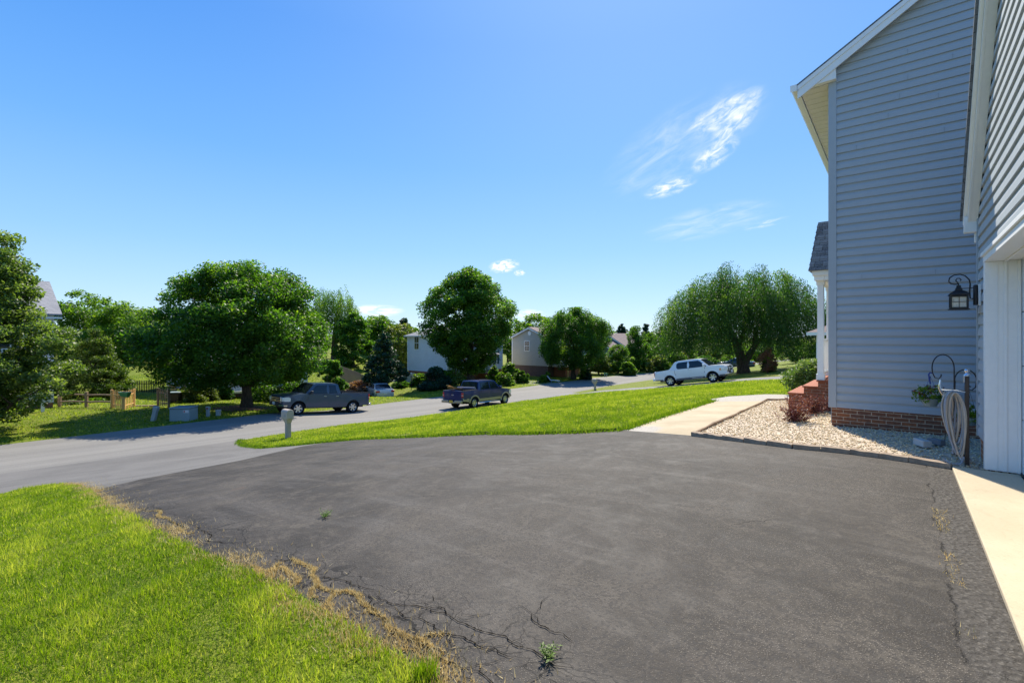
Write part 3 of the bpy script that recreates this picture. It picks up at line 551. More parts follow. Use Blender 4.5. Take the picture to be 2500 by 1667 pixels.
def crown_pts(H,Rx,prof,ncl,nl,rc,seed,shell=.62,droop=0,flat=.7):
    """clusters of leaf points inside an uneven envelope; origin at crown base centre"""
    r=np.random.default_rng(seed); hs,ws=PROF[prof]; C=[]
    h=r.random(ncl*3); w=np.interp(h,hs,ws); k=r.random(ncl*3)<w; h=h[k][:ncl]; w=w[k][:ncl]; m=len(h)
    ph=r.uniform(0,2*np.pi,m); rad=(1-(1-shell)*r.random(m)**1.3)*lump(ph,h,seed+5)
    inner=r.random(m)<.22; rad[inner]*=r.uniform(.1,.8,inner.sum())
    rr=w*Rx*rad; cx,cy,cz=rr*np.cos(ph),rr*np.sin(ph),h*H
    cr=rc*r.uniform(.55,1.35,m); cnt=r.multinomial(nl,cr**2/np.sum(cr**2)); ii=np.repeat(np.arange(m),cnt); n=len(ii)
    g=r.normal(size=(n,3)); g/=np.linalg.norm(g,axis=1)[:,None]; g*=(r.random(n)**.5)[:,None]
    q=np.stack([cx[ii]+g[:,0]*cr[ii],cy[ii]+g[:,1]*cr[ii],cz[ii]+g[:,2]*cr[ii]*flat-droop*(g[:,0]**2+g[:,1]**2)*cr[ii]],1)
    q[:,2]=np.clip(q[:,2],-.05*H,H*1.04)
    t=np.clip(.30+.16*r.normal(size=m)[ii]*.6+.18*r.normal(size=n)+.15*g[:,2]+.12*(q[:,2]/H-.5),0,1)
    return q,t,np.stack([cx,cy,cz],1)
def trunk_mb(h0,H,Rx,r0,lean=(0,0),limbs=7,seed=1,fork=.75,spread=.7,wob=.25):
    r=random.Random(seed); b=MB(); top=Vector((lean[0],lean[1],h0+H*fork))
    n=7; pts=[Vector((0,0,-.25))]+[Vector((lean[0]*(i/n)**1.3+r.uniform(-1,1)*wob*.25*(i>0),lean[1]*(i/n)**1.3+r.uniform(-1,1)*wob*.25*(i>0),(h0+H*fork)*i/n)) for i in range(n+1)]
    rad=[r0*1.7,r0*1.35]+[r0*(1-.85*i/n) for i in range(1,n+1)]
    b.tube(pts,rad,10)
    for k in range(limbs):
        t=.9*h0+(H*fork*.8)*(k/max(1,limbs)); f=min(.95,t/(h0+H*fork)); s=Vector((lean[0]*f**1.3,lean[1]*f**1.3,t)); a=2*math.pi*k*.381+r.uniform(-.4,.4); ln=Rx*spread*r.uniform(.75,1.1)*(1-.35*k/limbs)
        e=s+Vector((math.cos(a)*ln,math.sin(a)*ln,ln*r.uniform(.35,.8))); m_=s.lerp(e,.5)+Vector((0,0,-.08*ln)); rr=r0*.5*(1-.5*k/limbs)
        b.tube([s,s.lerp(m_,.55),m_,m_.lerp(e,.6)+Vector((r.uniform(-.1,.1)*ln,r.uniform(-.1,.1)*ln,0)),e],[rr,rr*.8,rr*.6,rr*.4,rr*.12],6)
        for j in range(2):
            s2=m_.lerp(e,.2+.3*j); e2=s2+Vector((math.cos(a+1.1*(j*2-1)),math.sin(a+1.1*(j*2-1)),.55))*ln*.42; b.tube([s2,s2.lerp(e2,.5),e2],[rr*.42,rr*.3,rr*.08],5)
    return b
def tree(name,label,cat,x,y,h0,H,Rx,prof,leaf,ls,nl,ncl,seed,r0=.25,rc=None,group=None,lean=(0,0),limbs=7,z=None,shell=.62,droop=0,ry=None,fork=.75,flat=.7,up=.35,asp=.55,spread=.7):
    z=zf(x,y) if z is None else z; o=thing(name,label,cat,(x,y,z),0,group)
    q,t,_=crown_pts(H,Rx,prof,ncl,nl,rc or Rx*.2,seed,shell,droop,flat)
    if ry: q[:,1]*=ry/Rx
    q[:,2]+=h0; q[:,0]+=lean[0]*.8; q[:,1]+=lean[1]*.8
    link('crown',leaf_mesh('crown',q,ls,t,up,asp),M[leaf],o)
    trunk_mb(h0,H,Rx,r0,lean,limbs,seed,fork,spread).build('trunk',M['bark'],o)
    return o
def bush(name,label,cat,x,y,H,Rx,leaf,ls,nl,ncl,seed,prof='mound',group=None,z=None,ry=None,rc=None,up=.35,asp=.55):
    z=zf(x,y) if z is None else z; o=thing(name,label,cat,(x,y,z),0,group)
    q,t,cc=crown_pts(H,Rx,prof,ncl,nl,rc or Rx*.28,seed,.6,0,.8)
    if ry: q[:,1]*=ry/Rx
    q[:,2]=np.maximum(q[:,2],.01)
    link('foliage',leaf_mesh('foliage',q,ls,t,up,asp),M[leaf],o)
    b=MB(); r=random.Random(seed)
    for k in range(7):
        a=k*.9+r.random(); e=Vector((math.cos(a)*Rx*.5,math.sin(a)*Rx*.5,H*r.uniform(.5,.8))); b.tube([(0,0,-.1),e*.45,e],[.03*Rx+.01,.02*Rx+.006,.004],5)
    b.build('stems',M['bark'],o); return o
def weeping(name,label,x,y,h0,H,Rx,leaf,seed,r0,nstr,ls,trunks,z=None,top=.55,low=.0,dens=1.0):
    z=zf(x,y) if z is None else z; o=thing(name,label,'tree',(x,y,z)); r=np.random.default_rng(seed); P_=[];D=[];T=[]
    ncm=max(26,nstr//16); CP=np.arange(ncm)*2.39996+r.normal(0,.12,ncm); CRh=np.sqrt((np.arange(ncm)+.6)/ncm)*r.uniform(.93,1.04,ncm); CZ=r.normal(0,.075,ncm); CB=r.uniform(-.4,1,ncm)*.22*H; CT=r.normal(0,.12,ncm); CL=r.uniform(.6,1.25,ncm)
    for k in range(nstr):
        ci=r.integers(ncm); sg=.062; cxx=CRh[ci]*np.cos(CP[ci])+r.normal(0,sg); cyy=CRh[ci]*np.sin(CP[ci])+r.normal(0,sg); ph=np.arctan2(cyy,cxx); rho=min(1.03,np.hypot(cxx,cyy)); rr=rho*Rx*lump(np.array([ph]),np.array([.5]),seed,.10)[0]
        zt=h0+H*(1-.42*rho**3)*(1+CZ[ci]-abs(r.normal(0,.03))-.35*((cxx-CRh[ci]*np.cos(CP[ci]))**2+(cyy-CRh[ci]*np.sin(CP[ci]))**2)/sg**2*.06)
        if r.random()<.45: zt-=r.uniform(0,.3)*H
        bot=h0+H*low+CB[ci]*(1.3-rho)+r.uniform(-.15,.35)*H*.2*(1.4-rho*.7); ln=min(max(zt-bot,.5),r.uniform(.3,.9)*H*CL[ci]); n=int(ln/ls*2.2*dens)+4
        s=np.sort(r.random(n)); sw=.35*ls*3
        px=rr*np.cos(ph)+np.cos(ph)*(.35*Rx*.18)*(1-(1-s)**2)+r.normal(0,.14+.07*s,n); py=rr*np.sin(ph)+np.sin(ph)*(.35*Rx*.18)*(1-(1-s)**2)+r.normal(0,.14+.07*s,n); pz=zt-ln*s**1.15+r.normal(0,.05,n)
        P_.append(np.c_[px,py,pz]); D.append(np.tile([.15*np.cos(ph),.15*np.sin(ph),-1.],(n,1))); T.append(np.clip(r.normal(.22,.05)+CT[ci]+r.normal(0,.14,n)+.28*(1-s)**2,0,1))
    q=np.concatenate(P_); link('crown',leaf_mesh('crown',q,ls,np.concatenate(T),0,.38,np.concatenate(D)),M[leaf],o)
    b=MB()
    for pts,rad in trunks: b.tube(pts,rad,10)
    b.build('trunk',M['bark'],o); return o
# ---------------------------------------------------------------- the house
HZ=math.pi/2-TH
house=thing('house','tall blue grey vinyl sided house with garage wing, right beside the driveway','house',(OX,OY,0),HZ)
def siding(name,parent,pos,z0,E,za,zb,a,b,m):
    rows=[]; k=0
    while z0+k*E<zb+E:
        z=z0+k*E; rows+= [(z,.001),(z,.025),(z+.55*E,.021),(z+.70*E,.012),(z+.80*E,.004),(z+.999*E,.001)]; k+=1
    out=[]
    for (p,po),(q,qo) in zip(rows[:-1],rows[1:]):
        if q<=za or p>=zb: continue
        z1,o1,z2,o2=p,po,q,qo
        if z1<za: t=(za-z1)/(z2-z1); o1=o1+(o2-o1)*t; z1=za
        if z2>zb: t=(zb-z1)/(z2-z1); o2=o1+(o2-o1)*t; z2=zb
        A1,B1,A2,B2=a(z1),b(z1),a(z2),b(z2)
        if B1-A1<.002 and B2-A2<.002: continue
        B1=max(B1,A1);B2=max(B2,A2); out.append([pos(A1,z1,o1),pos(B1,z1,o1),pos(B2,z2,o2),pos(A2,z2,o2)])
    mb=MB()
    for q in out: mb.add(q,[(0,1,2,3)])
    me=bpy.data.meshes.new(name); me.from_pydata([tuple(v) for v in mb.v],[],mb.f); me.update(); return link(name,me,m,parent)
RU=2.71; SE=.151; SZ=.305
ztop=lambda d:6.82+.60*(1.717-d)
zund=lambda d:6.77+.61*(1.5-d)
siding('gable_wall',house,lambda s,z,o:(RU-o,s,z),SZ,SE,SZ,9.4,lambda z:max(-6.8,-6.7+(z-6.75)/.61) if z>6.75 else -6.8,lambda z:min(1.55,1.5-(z-6.77)/.61) if z>6.70 else 1.55,M['siding'])
b=MB(); b.box(RU+.005,14,-6.8,1.545,.0,6.6); b.build('wall',M['siding'],house,smooth=0)
rj=random.Random(3)
for k in range(11):
    dd=rj.uniform(-.4,1.3); kk=rj.randrange(2,44); MB().box(RU-.0285,RU-.0215,dd,dd+.004,SZ+kk*SE+.006,SZ+kk*SE+SE*.58).build('siding_joint',M['joint'],house,smooth=0)
# corner post, its frieze and the brick foundation
boxo('corner_post',M['siding'],house,RU-.035,RU+.08,1.455,1.585,.30,6.52,.004)
MB().box(RU-.012,RU+.3,-2,1.535,-.4,.315).build('foundation',M['brick'],house,smooth=0)
# roof with rake boards, soffit and gutter
b=MB(); yr=-2.6
for s in (1,-1):
    e=2.12 if s>0 else -7.32
    lo=ztop(2.12)
    b.prism([(e,lo-.03),(yr,ztop(yr)-.03),(yr,ztop(yr)),(e,lo)],RU-.19,14.2,'x')
b.build('roof',M['shingle'],house,smooth=0)
b=MB(); b.prism([(2.08,zund(2.08)-.10),(2.08,ztop(2.08)-.031),(yr,ztop(yr)-.031),(yr,zund(yr))],RU-.17,RU-.145,'x')
b.prism([(2.08,ztop(2.08)-.12),(2.08,ztop(2.08)-.033),(yr,ztop(yr)-.033),(yr,ztop(yr)-.12)],RU-.185,RU-.171,'x')
b.prism([(1.455,6.521),(2.06,6.50),(2.06,6.50+.12),(1.455,zund(1.455)-.001)],RU-.144,RU-.03,'x')
b.build('rake_board',M['white'],house,smooth=0)
b=MB(); b.prism([(1.55,zund(1.55)+.0),(yr,zund(yr)+.0),(yr,zund(yr)+.02),(1.55,zund(1.55)+.02)],RU-.144,RU,'x'); b.build('rake_soffit',M['cream'],house,smooth=0)
b=MB(); 
for k in range(46): b.box(RU-.02+k*.25,RU+.215+k*.25,1.56,2.05,6.500+.0,6.515); b.box(RU+.215+k*.25,RU+.23+k*.25,1.56,2.05,6.506,6.516)
b.build('soffit',M['cream'],house,smooth=0)
b=MB(); b.box(RU-.17,14.1,2.06,2.085,6.47,6.60)
b.prism([(2.087,6.47),(2.16,6.47),(2.20,6.53),(2.205,6.60),(2.19,6.60),(2.18,6.535),(2.155,6.483),(2.095,6.483),(2.095,6.60),(2.087,6.60)],RU-.19,14.2,'x'); b.box(RU-.192,RU-.185,2.088,2.2,6.475,6.60)
b.build('gutter',M['white'],house,smooth=0)
# garage wing
GD=-.34
gr=lambda z:min(.885,.885-(z-3.30)/1.17) if z>3.30 else .885
gl=lambda z:max(-7.485,-7.485+(z-3.30)/1.17) if z>3.30 else -7.485
gp=lambda s,z,o:(s,GD+o,z)
siding('garage_siding',house,gp,SZ,SE,SZ,2.675,lambda z:.152,lambda z:.885,M['siding'])
siding('garage_gable_siding',house,gp,SZ,SE,2.675,8.2,gl,gr,M['siding'])
siding('garage_siding_far',house,gp,SZ,SE,SZ,2.675,lambda z:-7.485,lambda z:-4.99,M['siding'])
boxo('garage_corner_post',M['siding'],house,.86,.905,GD+.0,GD+.035,.29,3.3,.003)
MB().box(.152,.88,GD-.2,GD-.006,-.3,.312).build('garage_foundation',M['brick'],house,smooth=0)
b=MB(); b.box(.87,.895,-7,GD-.002,-.1,3.3); b.box(-7.49,.15,GD-.3,GD-.03,2.70,3.3); b.prism([(.88,3.25),(-7.48,3.25),(-3.3,8.1)],GD-.25,GD-.03,'y'); b.box(-7.49,-7.46,-7,GD-.01,-.1,3.3); b.build('garage_wall',M['siding'],house,smooth=0)
b=MB(); zr=lambda u:3.30+1.17*(.885-u)
for s in (0,1):
    f=(lambda u:u) if s==0 else (lambda u:-6.6-u)
    b.prism([(f(1.03),zr(1.03)+.16),(f(-3.3),zr(-3.3)+.16),(f(-3.3),zr(-3.3)+.205),(f(1.03),zr(1.03)+.205)],GD-6.8,GD+.195,'y')
b.build('garage_roof',M['shingle'],house,smooth=0)
b=MB()
for s in (0,1):
    f=(lambda u:u) if s==0 else (lambda u:-6.6-u)
    b.prism([(f(.96),zr(.96)-.06),(f(-3.3),zr(-3.3)-.06),(f(-3.3),zr(-3.3)+.158),(f(1.0),zr(1.0)+.158)],GD+.10,GD+.125,'y')
    b.prism([(f(1.0),zr(1.0)+.06),(f(-3.3),zr(-3.3)+.06),(f(-3.3),zr(-3.3)+.159),(f(1.02),zr(1.02)+.159)],GD+.126,GD+.165,'y')
    b.prism([(f(.92),zr(.92)-.055),(f(-3.3),zr(-3.3)-.055),(f(-3.3),zr(-3.3)-.03),(f(.92),zr(.92)-.03)],GD+.022,GD+.099,'y')
b.build('garage_rake_board',M['white'],house,smooth=0)
b=MB(); b.box(.885,1.0,GD+.0,GD+.16,3.10,3.32); b.prism([(1.0,3.28),(1.10,3.28),(1.14,3.40),(1.0,3.40)],GD-6.5,GD+.15,'y'); b.box(.93,1.0,GD-.02,GD+.05,2.96,3.09)
b.build('eave_return',M['white'],house,bevel=.006)
# door surround and sectional door
b=MB(); b.box(.052,.15,-.62,-.30,.0,2.578); b.box(-4.9,.152,-.62,-.297,2.58,2.672); b.box(-4.99,-4.9,-.62,-.30,0,2.579)
b.box(.040,.0519,-.50,-.47,0,2.578); b.box(.046,.0518,-.42,-.41,0,2.578); b.box(.03,.0517,-.618,-.585,0,2.578); b.box(-4.9,.152,-.50,-.47,2.566,2.5799)
b.box(-4.99,.175,-.296,-.275,2.655,2.70)
b.build('door_casing',M['white'],house,bevel=.004)
gd=MB()
for k in range(4):
    z0=.008+k*.648; gd.box(-4.88,.03,-.66,-.622,z0,z0+.640)
gd=gd.build('garage_door',M['door'],house,bevel=.008)
gs=MB(); 
for k in range(4): gs.box(-4.88,.028,-.655,-.632,.002+k*.648,.65+k*.648)
gs.build('joint',M['dark_plastic'],gd,smooth=0)
MB().box(-4.88,.04,-.64,-.61,.0,.02).build('bottom_seal',M['dark_plastic'],gd,smooth=0)
# porch
b=MB(); b.box(4.86,9.6,1.56,2.00,-.3,.60); b.build('porch_base',M['brick_red'],house,smooth=0)
for (d0,d1,z) in ((2.002,2.29,.45),(2.292,2.60,.27)):
    b=MB(); b.box(4.9,6.9,d0,d1,-.3,z); b.build('step',M['brick_red'],house,smooth=0); b=MB(); b.box(4.87,6.93,d0-.0,d1+.03,z+.002,z+.04); b.build('tread',M['paver'],house,bevel=.008)
boxo('porch_floor',M['paver'],house,4.84,9.62,1.56,2.03,.602,.64,.006)
for uu in (4.98,6.75,9.4):
    b=MB(); b.box(uu-.075,uu+.075,1.895,2.02,.642,2.95); b.box(uu-.09,uu+.09,1.875,2.04,.641,.78); b.box(uu-.09,uu+.09,1.875,2.04,2.86,2.951); b.build('column',M['white'],house,bevel=.004)
for (a0,a1) in ((5.06,6.67),):
    b=MB(); b.box(a0,a1,1.925,1.995,1.55,1.60); b.box(a0,a1,1.93,1.99,.75,.80)
    for k in range(14): x0=a0+.06+k*(a1-a0-.1)/13.5; b.box(x0,x0+.035,1.945,1.98,.801,1.549)
    b.build('railing',M['white'],house,smooth=0)
b=MB(); b.box(4.72,9.6,1.86,2.06,2.952,3.165); b.box(4.72,4.9,1.56,1.858,2.952,3.165); b.box(4.88,9.6,1.56,1.86,2.97,2.99); b.box(4.66,9.6,2.061,2.09,3.06,3.17); b.box(4.66,4.719,1.56,2.06,3.06,3.17); b.build('porch_beam',M['white'],house,bevel=.004)
bo=[(4.58,1.56,3.172),(4.58,2.15,3.172),(9.8,2.15,3.172),(9.8,1.56,3.172)]; to=[(4.79,1.56,4.30),(4.79,1.985,4.30),(9.8,1.985,4.30),(9.8,1.56,4.30)]
b=MB(); n_=9
for k in range(n_):
    f0,f1=k/n_,(k+1)/n_; lo=[tuple(p[i]*(1-f0)+q[i]*f0 for i in range(3)) for p,q in zip(bo,to)]; hi=[tuple(p[i]*(1-f1)+q[i]*f1 for i in range(3)) for p,q in zip(bo,to)]
    lo=[(p[0]-.012 if i<2 else p[0],p[1]+(.012 if i in(1,2) else 0),p[2]) for i,p in enumerate(lo)]
    b.add(lo+hi,[(0,1,5,4),(1,2,6,5),(4,5,6,7),(3,2,1,0)])
b.build('porch_roof',m_shingle('slate_shingles',(.07,.08,.10),(.20,.225,.26),.16,.125,True),house,smooth=0)
# slab in front of the garage door
MB().box(-8,.0,-.60,.0,-.3,.0).build('garage_slab',M['slab'],None,(OX,OY,0),HZ,smooth=35,bevel=.008)['kind']='structure'
# edging blocks along the bed
ep=[(.03,.0),(.14,.42),(.2,.74),(.24,1.08),(.22,1.44),(.18,1.80),(.24,2.16),(.32,2.52),(.41,2.88),(.5,3.22),(.56,3.46)]
for i,(a,c) in enumerate(zip(ep[:-1],ep[1:])):
    A=P(*a);C_=P(*c); l=math.dist(A,C_); b=MB(); r=random.Random(i); n=7
    prof=[(-l/2+.004+(l-.008)*k/(n-1),r.uniform(-.006,.006)) for k in range(n)]
    for s0 in range(n-1):
        (xa,da),(xb,db)=prof[s0],prof[s0+1]; b.add([(xa,-.045+da,-.1),(xb,-.045+db,-.1),(xb,-.045+db,.062+db*.6),(xa,-.045+da,.062+da*.6),(xa,.05,-.1),(xb,.05,-.1),(xb,.05,.07+db*.8),(xa,.05,.07+da*.8)],[(0,1,2,3),(3,2,6,7),(7,6,5,4)]+([(0,3,7,4)] if s0==0 else [])+([(1,5,6,2)] if s0==n-2 else []))
    x,y=(A[0]+C_[0])/2,(A[1]+C_[1])/2
    pos_='nearest the garage slab' if i==0 else ('at the garden path corner' if i==len(ep)-2 else ['second','third','fourth','fifth','sixth','seventh','eighth','ninth'][i-1]+' from the garage slab')
    tag(b.build('edging_block',M['block'],None,(x,y,zf(x,y)),math.atan2(A[1]-C_[1],A[0]-C_[0]),smooth=40),'tan concrete edging block along the stone bed, '+pos_,'edging block','edging blocks round the stone bed')
b=MB(); r=random.Random(5)
pp=[(.56+ .42*k,3.45+r.uniform(-.02,.02)) for k in range(16)]+[(6.95,3.2),(7.0,2.95)]
b.tube([(*P(*q),zf(*P(*q))+.03+r.uniform(-.008,.008)) for q in pp],[.026+r.uniform(-.006,.006) for _ in pp],6)
tag(b.build('bed_edging',M['strip']),'low rough tan edging strip between the concrete path and the stone bed','edging')
# ---------------------------------------------------------------- wall lantern
def HT(name,label,cat,u,d,z,group=None): x,y=P(u,d); return thing(name,label,cat,(x,y,z),HZ,group)
la=HT('wall_lantern','black carriage lantern with scrolled arm on the garage corner beside the door','lantern',.62,GD,2.22)
MB().box(-.05,.07,.02,.045,-.15,.13).build('mounting_plate',M['white'],la,bevel=.004)
MB().box(-.035,.06,.046,.09,-.145,.125).build('backplate',M['black'],la,bevel=.01)
cx_,cy_=.0,.235
arm=[(.01,.09,-.06),(.01,.12,-.05),(.008,.125,.04),(.005,.12,.14),(0,.13,.2),(0,.17,.255),(0,.22,.28),(0,.28,.275),(0,.325,.24),(0,.335,.19),(0,.31,.155),(0,.27,.145),(0,.24,.15)]
scr=[(0,.235,.12),(0,.235,.15),(0,.25,.175),(0,.265,.2),(0,.25,.225),(0,.225,.225),(0,.21,.205),(0,.22,.19)]
b=MB(); b.tube(arm,.0085,8); b.tube(scr,.007,8); b.tube([(0,.09,.085),(0,.2,.085)],.006,6); b.build('arm',M['black'],la)
b=MB(); T_=Matrix.Translation((cx_,cy_,0))
b.lathe([(.001,.135),(.03,.13),(.034,.10),(.05,.085),(.052,.062),(.075,.055),(.13,.02),(.150,.005),(.150,-.006),(.05,-.004),(.001,-.004)],4,T_@Matrix.Rotation(R(45),4,'Z')); b.build('roof',M['black'],la,smooth=25)
b=MB()
for sx_ in (-1,1):
    for sy_ in (-1,1): b.box(cx_+sx_*.083-.011,cx_+sx_*.083+.011,cy_+sy_*.083-.011,cy_+sy_*.083+.011,-.19,-.005)
for z_ in (-.19,-.03):
    for s_ in (-1,1): b.box(cx_-.072,cx_+.072,cy_+s_*.083-.01,cy_+s_*.083+.01,z_,z_+.02); b.box(cx_+s_*.083-.01,cx_+s_*.083+.01,cy_-.072,cy_+.072,z_,z_+.02)
for s_ in (-1,1): b.box(cx_-.003,cx_+.003,cy_+s_*.08-.003,cy_+s_*.08+.003,-.17,-.03); b.box(cx_-.072,cx_+.072,cy_+s_*.08-.003,cy_+s_*.08+.003,-.10,-.094); b.box(cx_+s_*.08-.003,cx_+s_*.08+.003,cy_-.003,cy_+.003,-.17,-.03); b.box(cx_+s_*.08-.003,cx_+s_*.08+.003,cy_-.072,cy_+.072,-.10,-.094)
b.box(cx_-.105,cx_+.105,cy_-.105,cy_+.105,-.205,-.191); b.build('cage',M['black'],la,bevel=.002)
MB().box(cx_-.072,cx_+.072,cy_-.072,cy_+.072,-.19,-.01).build('glass',M['frost'],la)
# ---------------------------------------------------------------- shepherd hook with flower baskets
HU,HD=1.85,-.14
sh=HT('shepherd_hook','black double shepherd hook standing in the stone bed near the garage corner','plant hook',HU,HD,0)
def arc(cx,cz,rx,rz,a0,a1,n=14,y=0): return [(y*0,cx+rx*math.cos(R(a0+(a1-a0)*k/n)),cz+rz*math.sin(R(a0+(a1-a0)*k/n))) for k in range(n+1)]
# local y = d (left in view), heights above ground
b=MB(); b.tube([(0,0,-.1),(0,0,.6),(0,.0,1.1)]+arc(.125,1.19,.125,.185,0-0+180,180-180,1)[:0]+arc(.13,1.16,.13,.21,180,0,12)[0:]+[(0,.255,1.08),(0,.225,1.0),(0,.18,.985),(0,.155,1.02),(0,.15,1.06)],.0085,7)
b.tube([(0,0,.5),(0,-.01,.95)]+arc(-.13,.97,.125,.175,0,180,12)+[(0,-.24,.88),(0,-.2,.83),(0,-.16,.84),(0,-.15,.87)],.0085,7)
b.build('crook',M['bronze'],sh)
b=MB(); b.tube([(0,-.11,.0),(0,-.1,.14),(0,.1,.14),(0,.11,.0)],.007,6); b.build('foot_brace',M['bronze'],sh)
def basket(name,label,u,d,z,r,leaf,petal,seed,hang):
    o=HT(name,label,'hanging basket',u,d,z); b=MB(); b.lathe([(.001,-.11),(r*.45,-.11),(r*.62,-.06),(r*.75,.0),(r*.78,.012),(r*.7,.012),(r*.55,-.05)],18); b.build('bowl',M['util'],o)
    b=MB()
    for a in (0,2.1,4.2): b.tube([(math.cos(a)*r*.74,math.sin(a)*r*.74,.01),(0,0,hang)],.0025,5)
    b.tube([(0,0,hang-.12),(0,.012,hang-.04),(0,.02,hang+.03),(0,0,hang+.06),(0,-.02,hang+.05)],.011,7); b.build('hanger',M['blue_plastic'] if petal=='petal_red' else M['bronze'],o)
    q,t,c=crown_pts(.26,r*1.25,'mound',60,1500,.05,seed,.5,.6,.8); q[:,2]-=.04; link('foliage',leaf_mesh('foliage',q,.034,np.clip(t+.2,0,1),.3,.5),M[leaf],o)
    k=c[::3]; q2=np.repeat(k,9,0)+rng.normal(0,.012,(len(k)*9,3)); q2[:,:2]*=1.05; q2[:,2]+=.0; link('flowers',leaf_mesh('flowers',q2,.028,rng.random(len(q2)),.3,.8),M[petal],o)['kind']='stuff'; return o
basket('flower_basket','hanging basket of dark red flowers on the left crook of the shepherd hook',HU,HD+.28,.66,.17,'leaf_bright','petal_red',3,.36)
basket('flower_basket','lower hanging basket with white flowers behind the garden hose post',HU+.02,HD-.17,.40,.15,'leaf_mid','petal_white',4,.43)
b=MB(); b.box(-.17,.0,-.06,.06,-.02,.085); b.box(.02,.13,-.05,.05,-.02,.07)
x,y=P(1.35,.25); tag(MB().box(-.12,.12,-.06,.06,-.02,.08).build('paver_block',mat('pale_block',(.5,.48,.45),.9,0,.1,9,.4,50),None,(x,y,0),HZ+.5,bevel=.008),'grey concrete paver block lying on the stone chips by the plant hook','paver block')
x,y=P(1.62,.08); tag(MB().box(-.1,.1,-.05,.05,-.02,.065).build('paver_block',mat('dark_block',(.20,.20,.21),.9,0,.1,9,.4,50),None,(x,y,0),HZ+.9,bevel=.008),'darker grey paver stone at the foot of the plant hook','paver block')
x,y=P(.55,-.14); tag(MB().box(-.09,.09,-.03,.03,.0,.045).build('stone',mat('white_stone',(.7,.7,.7),.8,0,.1,9,.4,50),None,(x,y,0),HZ,bevel=.012),'flat white stone lying beside the garage foundation','stone')
# hose post with coiled hose
hp=HT('hose_post','brown metal hose post with tap standing at the corner of the garage slab','hose post',.27,-.16,0)
b=MB(); b.box(-.028,.028,-.022,.022,-.1,1.14); b.build('post',M['bronze'],hp,bevel=.004)
b=MB(); b.lathe([(.001,1.24),(.02,1.23),(.028,1.21),(.02,1.19),(.012,1.18),(.024,1.165),(.034,1.15),(.034,1.141),(.001,1.141)],14); b.tube([(-.02,-.02,1.17),(-.035,.03,1.14),(-.03,.03,1.06)],.008,6); b.build('finial',M['chrome'],hp)
b=MB(); b.box(-.02,.02,-.02,.12,.09,.1); b.build('foot',M['bronze'],hp); b=MB(); b.tube([(-.03,.02,.93),(-.04,.1,.95),(-.04,.24,.95),(-.04,.27,.97)],.012,7); b.tube([(-.04,.26,1.08),(-.04,.27,1.0),(-.04,.255,.93),(-.04,.23,.88)],[.01,.018,.016,.012],8); b.build('tap',M['chrome'],hp)
b=MB(); b.box(-.03,.03,.0,.15,.105,.115); b.build('base_plate',M['bronze'],hp,smooth=0)
hz=HT('garden_hose','beige garden hose hung in loops over the hose post','garden hose',.27,-.16,0)
r=random.Random(4)
for k in range(11):
    w_=r.uniform(.035,.085); dp=[.34,.42,.5,.55,.6,.66,.7,.74,.78,.8,.84][k]*r.uniform(.95,1.03); cy=.175-.006*k+r.uniform(-.03,.03); zt=.93+r.uniform(-.02,.02); off=-.04-.011*k
    pts=[]
    for j in range(25):
        a=2*math.pi*j/24; s=math.sin(a); z_=zt-dp*.5+dp*.5*math.cos(a)*(1 if math.cos(a)<0 else 1); y_=cy+w_*s*(1.1+.35*math.cos(a))-((.02+.003*k)*(1-math.cos(a))/2); pts.append((off+.01*math.sin(3*a+k),y_,z_))
    b=MB(); b.tube(pts,.0105,8); b.build('loop',M['hose'] if k%3 else M['hose2'],hz)
b=MB(); b.tube([(-.05,.22,.93),(-.08,.14,.92),(-.09,.06,.80),(-.10,.05,.5),(-.09,.07,.2),(-.12,.05,.05),(-.18,.08,.02),(-.22,.16,.02),(-.2,.24,.06)],.0105,8); b.tube([(-.04,.1,.9),(-.07,.12,.6),(-.08,.13,.3),(-.05,.14,.12)],.0105,8); b.tube([(-.03,.08,.9),(-.05,.09,.6),(-.06,.10,.3),(-.02,.11,.1)],.0105,8); b.build('hanging_length',M['hose2'],hz)
# ---------------------------------------------------------------- barberries, weeds
def barberry(label,x,y,H,Rx,seed,nl):
    z=zf(x,y); o=thing('barberry_bush',label,'shrub',(x,y,z)); r=np.random.default_rng(seed); b=MB(); tips=[]
    for k in range(46):
        a=r.uniform(0,6.28); el=r.uniform(.35,1.35); ln=(H/math.sin(el) if el>.9 else Rx/math.cos(el))*r.uniform(.55,1.02); ln=min(ln,H*1.3)
        e=np.array([math.cos(a)*math.cos(el)*ln,math.sin(a)*math.cos(el)*ln,math.sin(el)*ln]); mid=e*.5+r.normal(0,.025,3); mid[2]=max(mid[2],.03)
        b.tube([(0,0,-.03),tuple(mid),tuple(e)],[.006,.004,.0015],4,False)
        for f in np.linspace(.25,1,14): tips.append((mid*2*f if f<.5 else mid+(e-mid)*(f-.5)*2)+r.normal(0,.012,3))
    b.build('stems',mat('twig',(.16,.085,.06),.8),o); q=np.repeat(np.array(tips),max(1,nl//len(tips)),0); q=q+r.normal(0,.014,q.shape); q[:,2]=np.maximum(q[:,2],.01)
    link('foliage',leaf_mesh('foliage',q,.026,np.clip(r.normal(.4,.25,len(q)),0,1),.3,.6),M['leaf_red'],o)
barberry('leafless looking red barberry shrub in the white stones, nearest the driveway',5.76,9.72,.50,.42,3,5200)
barberry('wider reddish barberry shrub in front of the brick porch steps',6.75,10.75,.44,.55,9,5600)
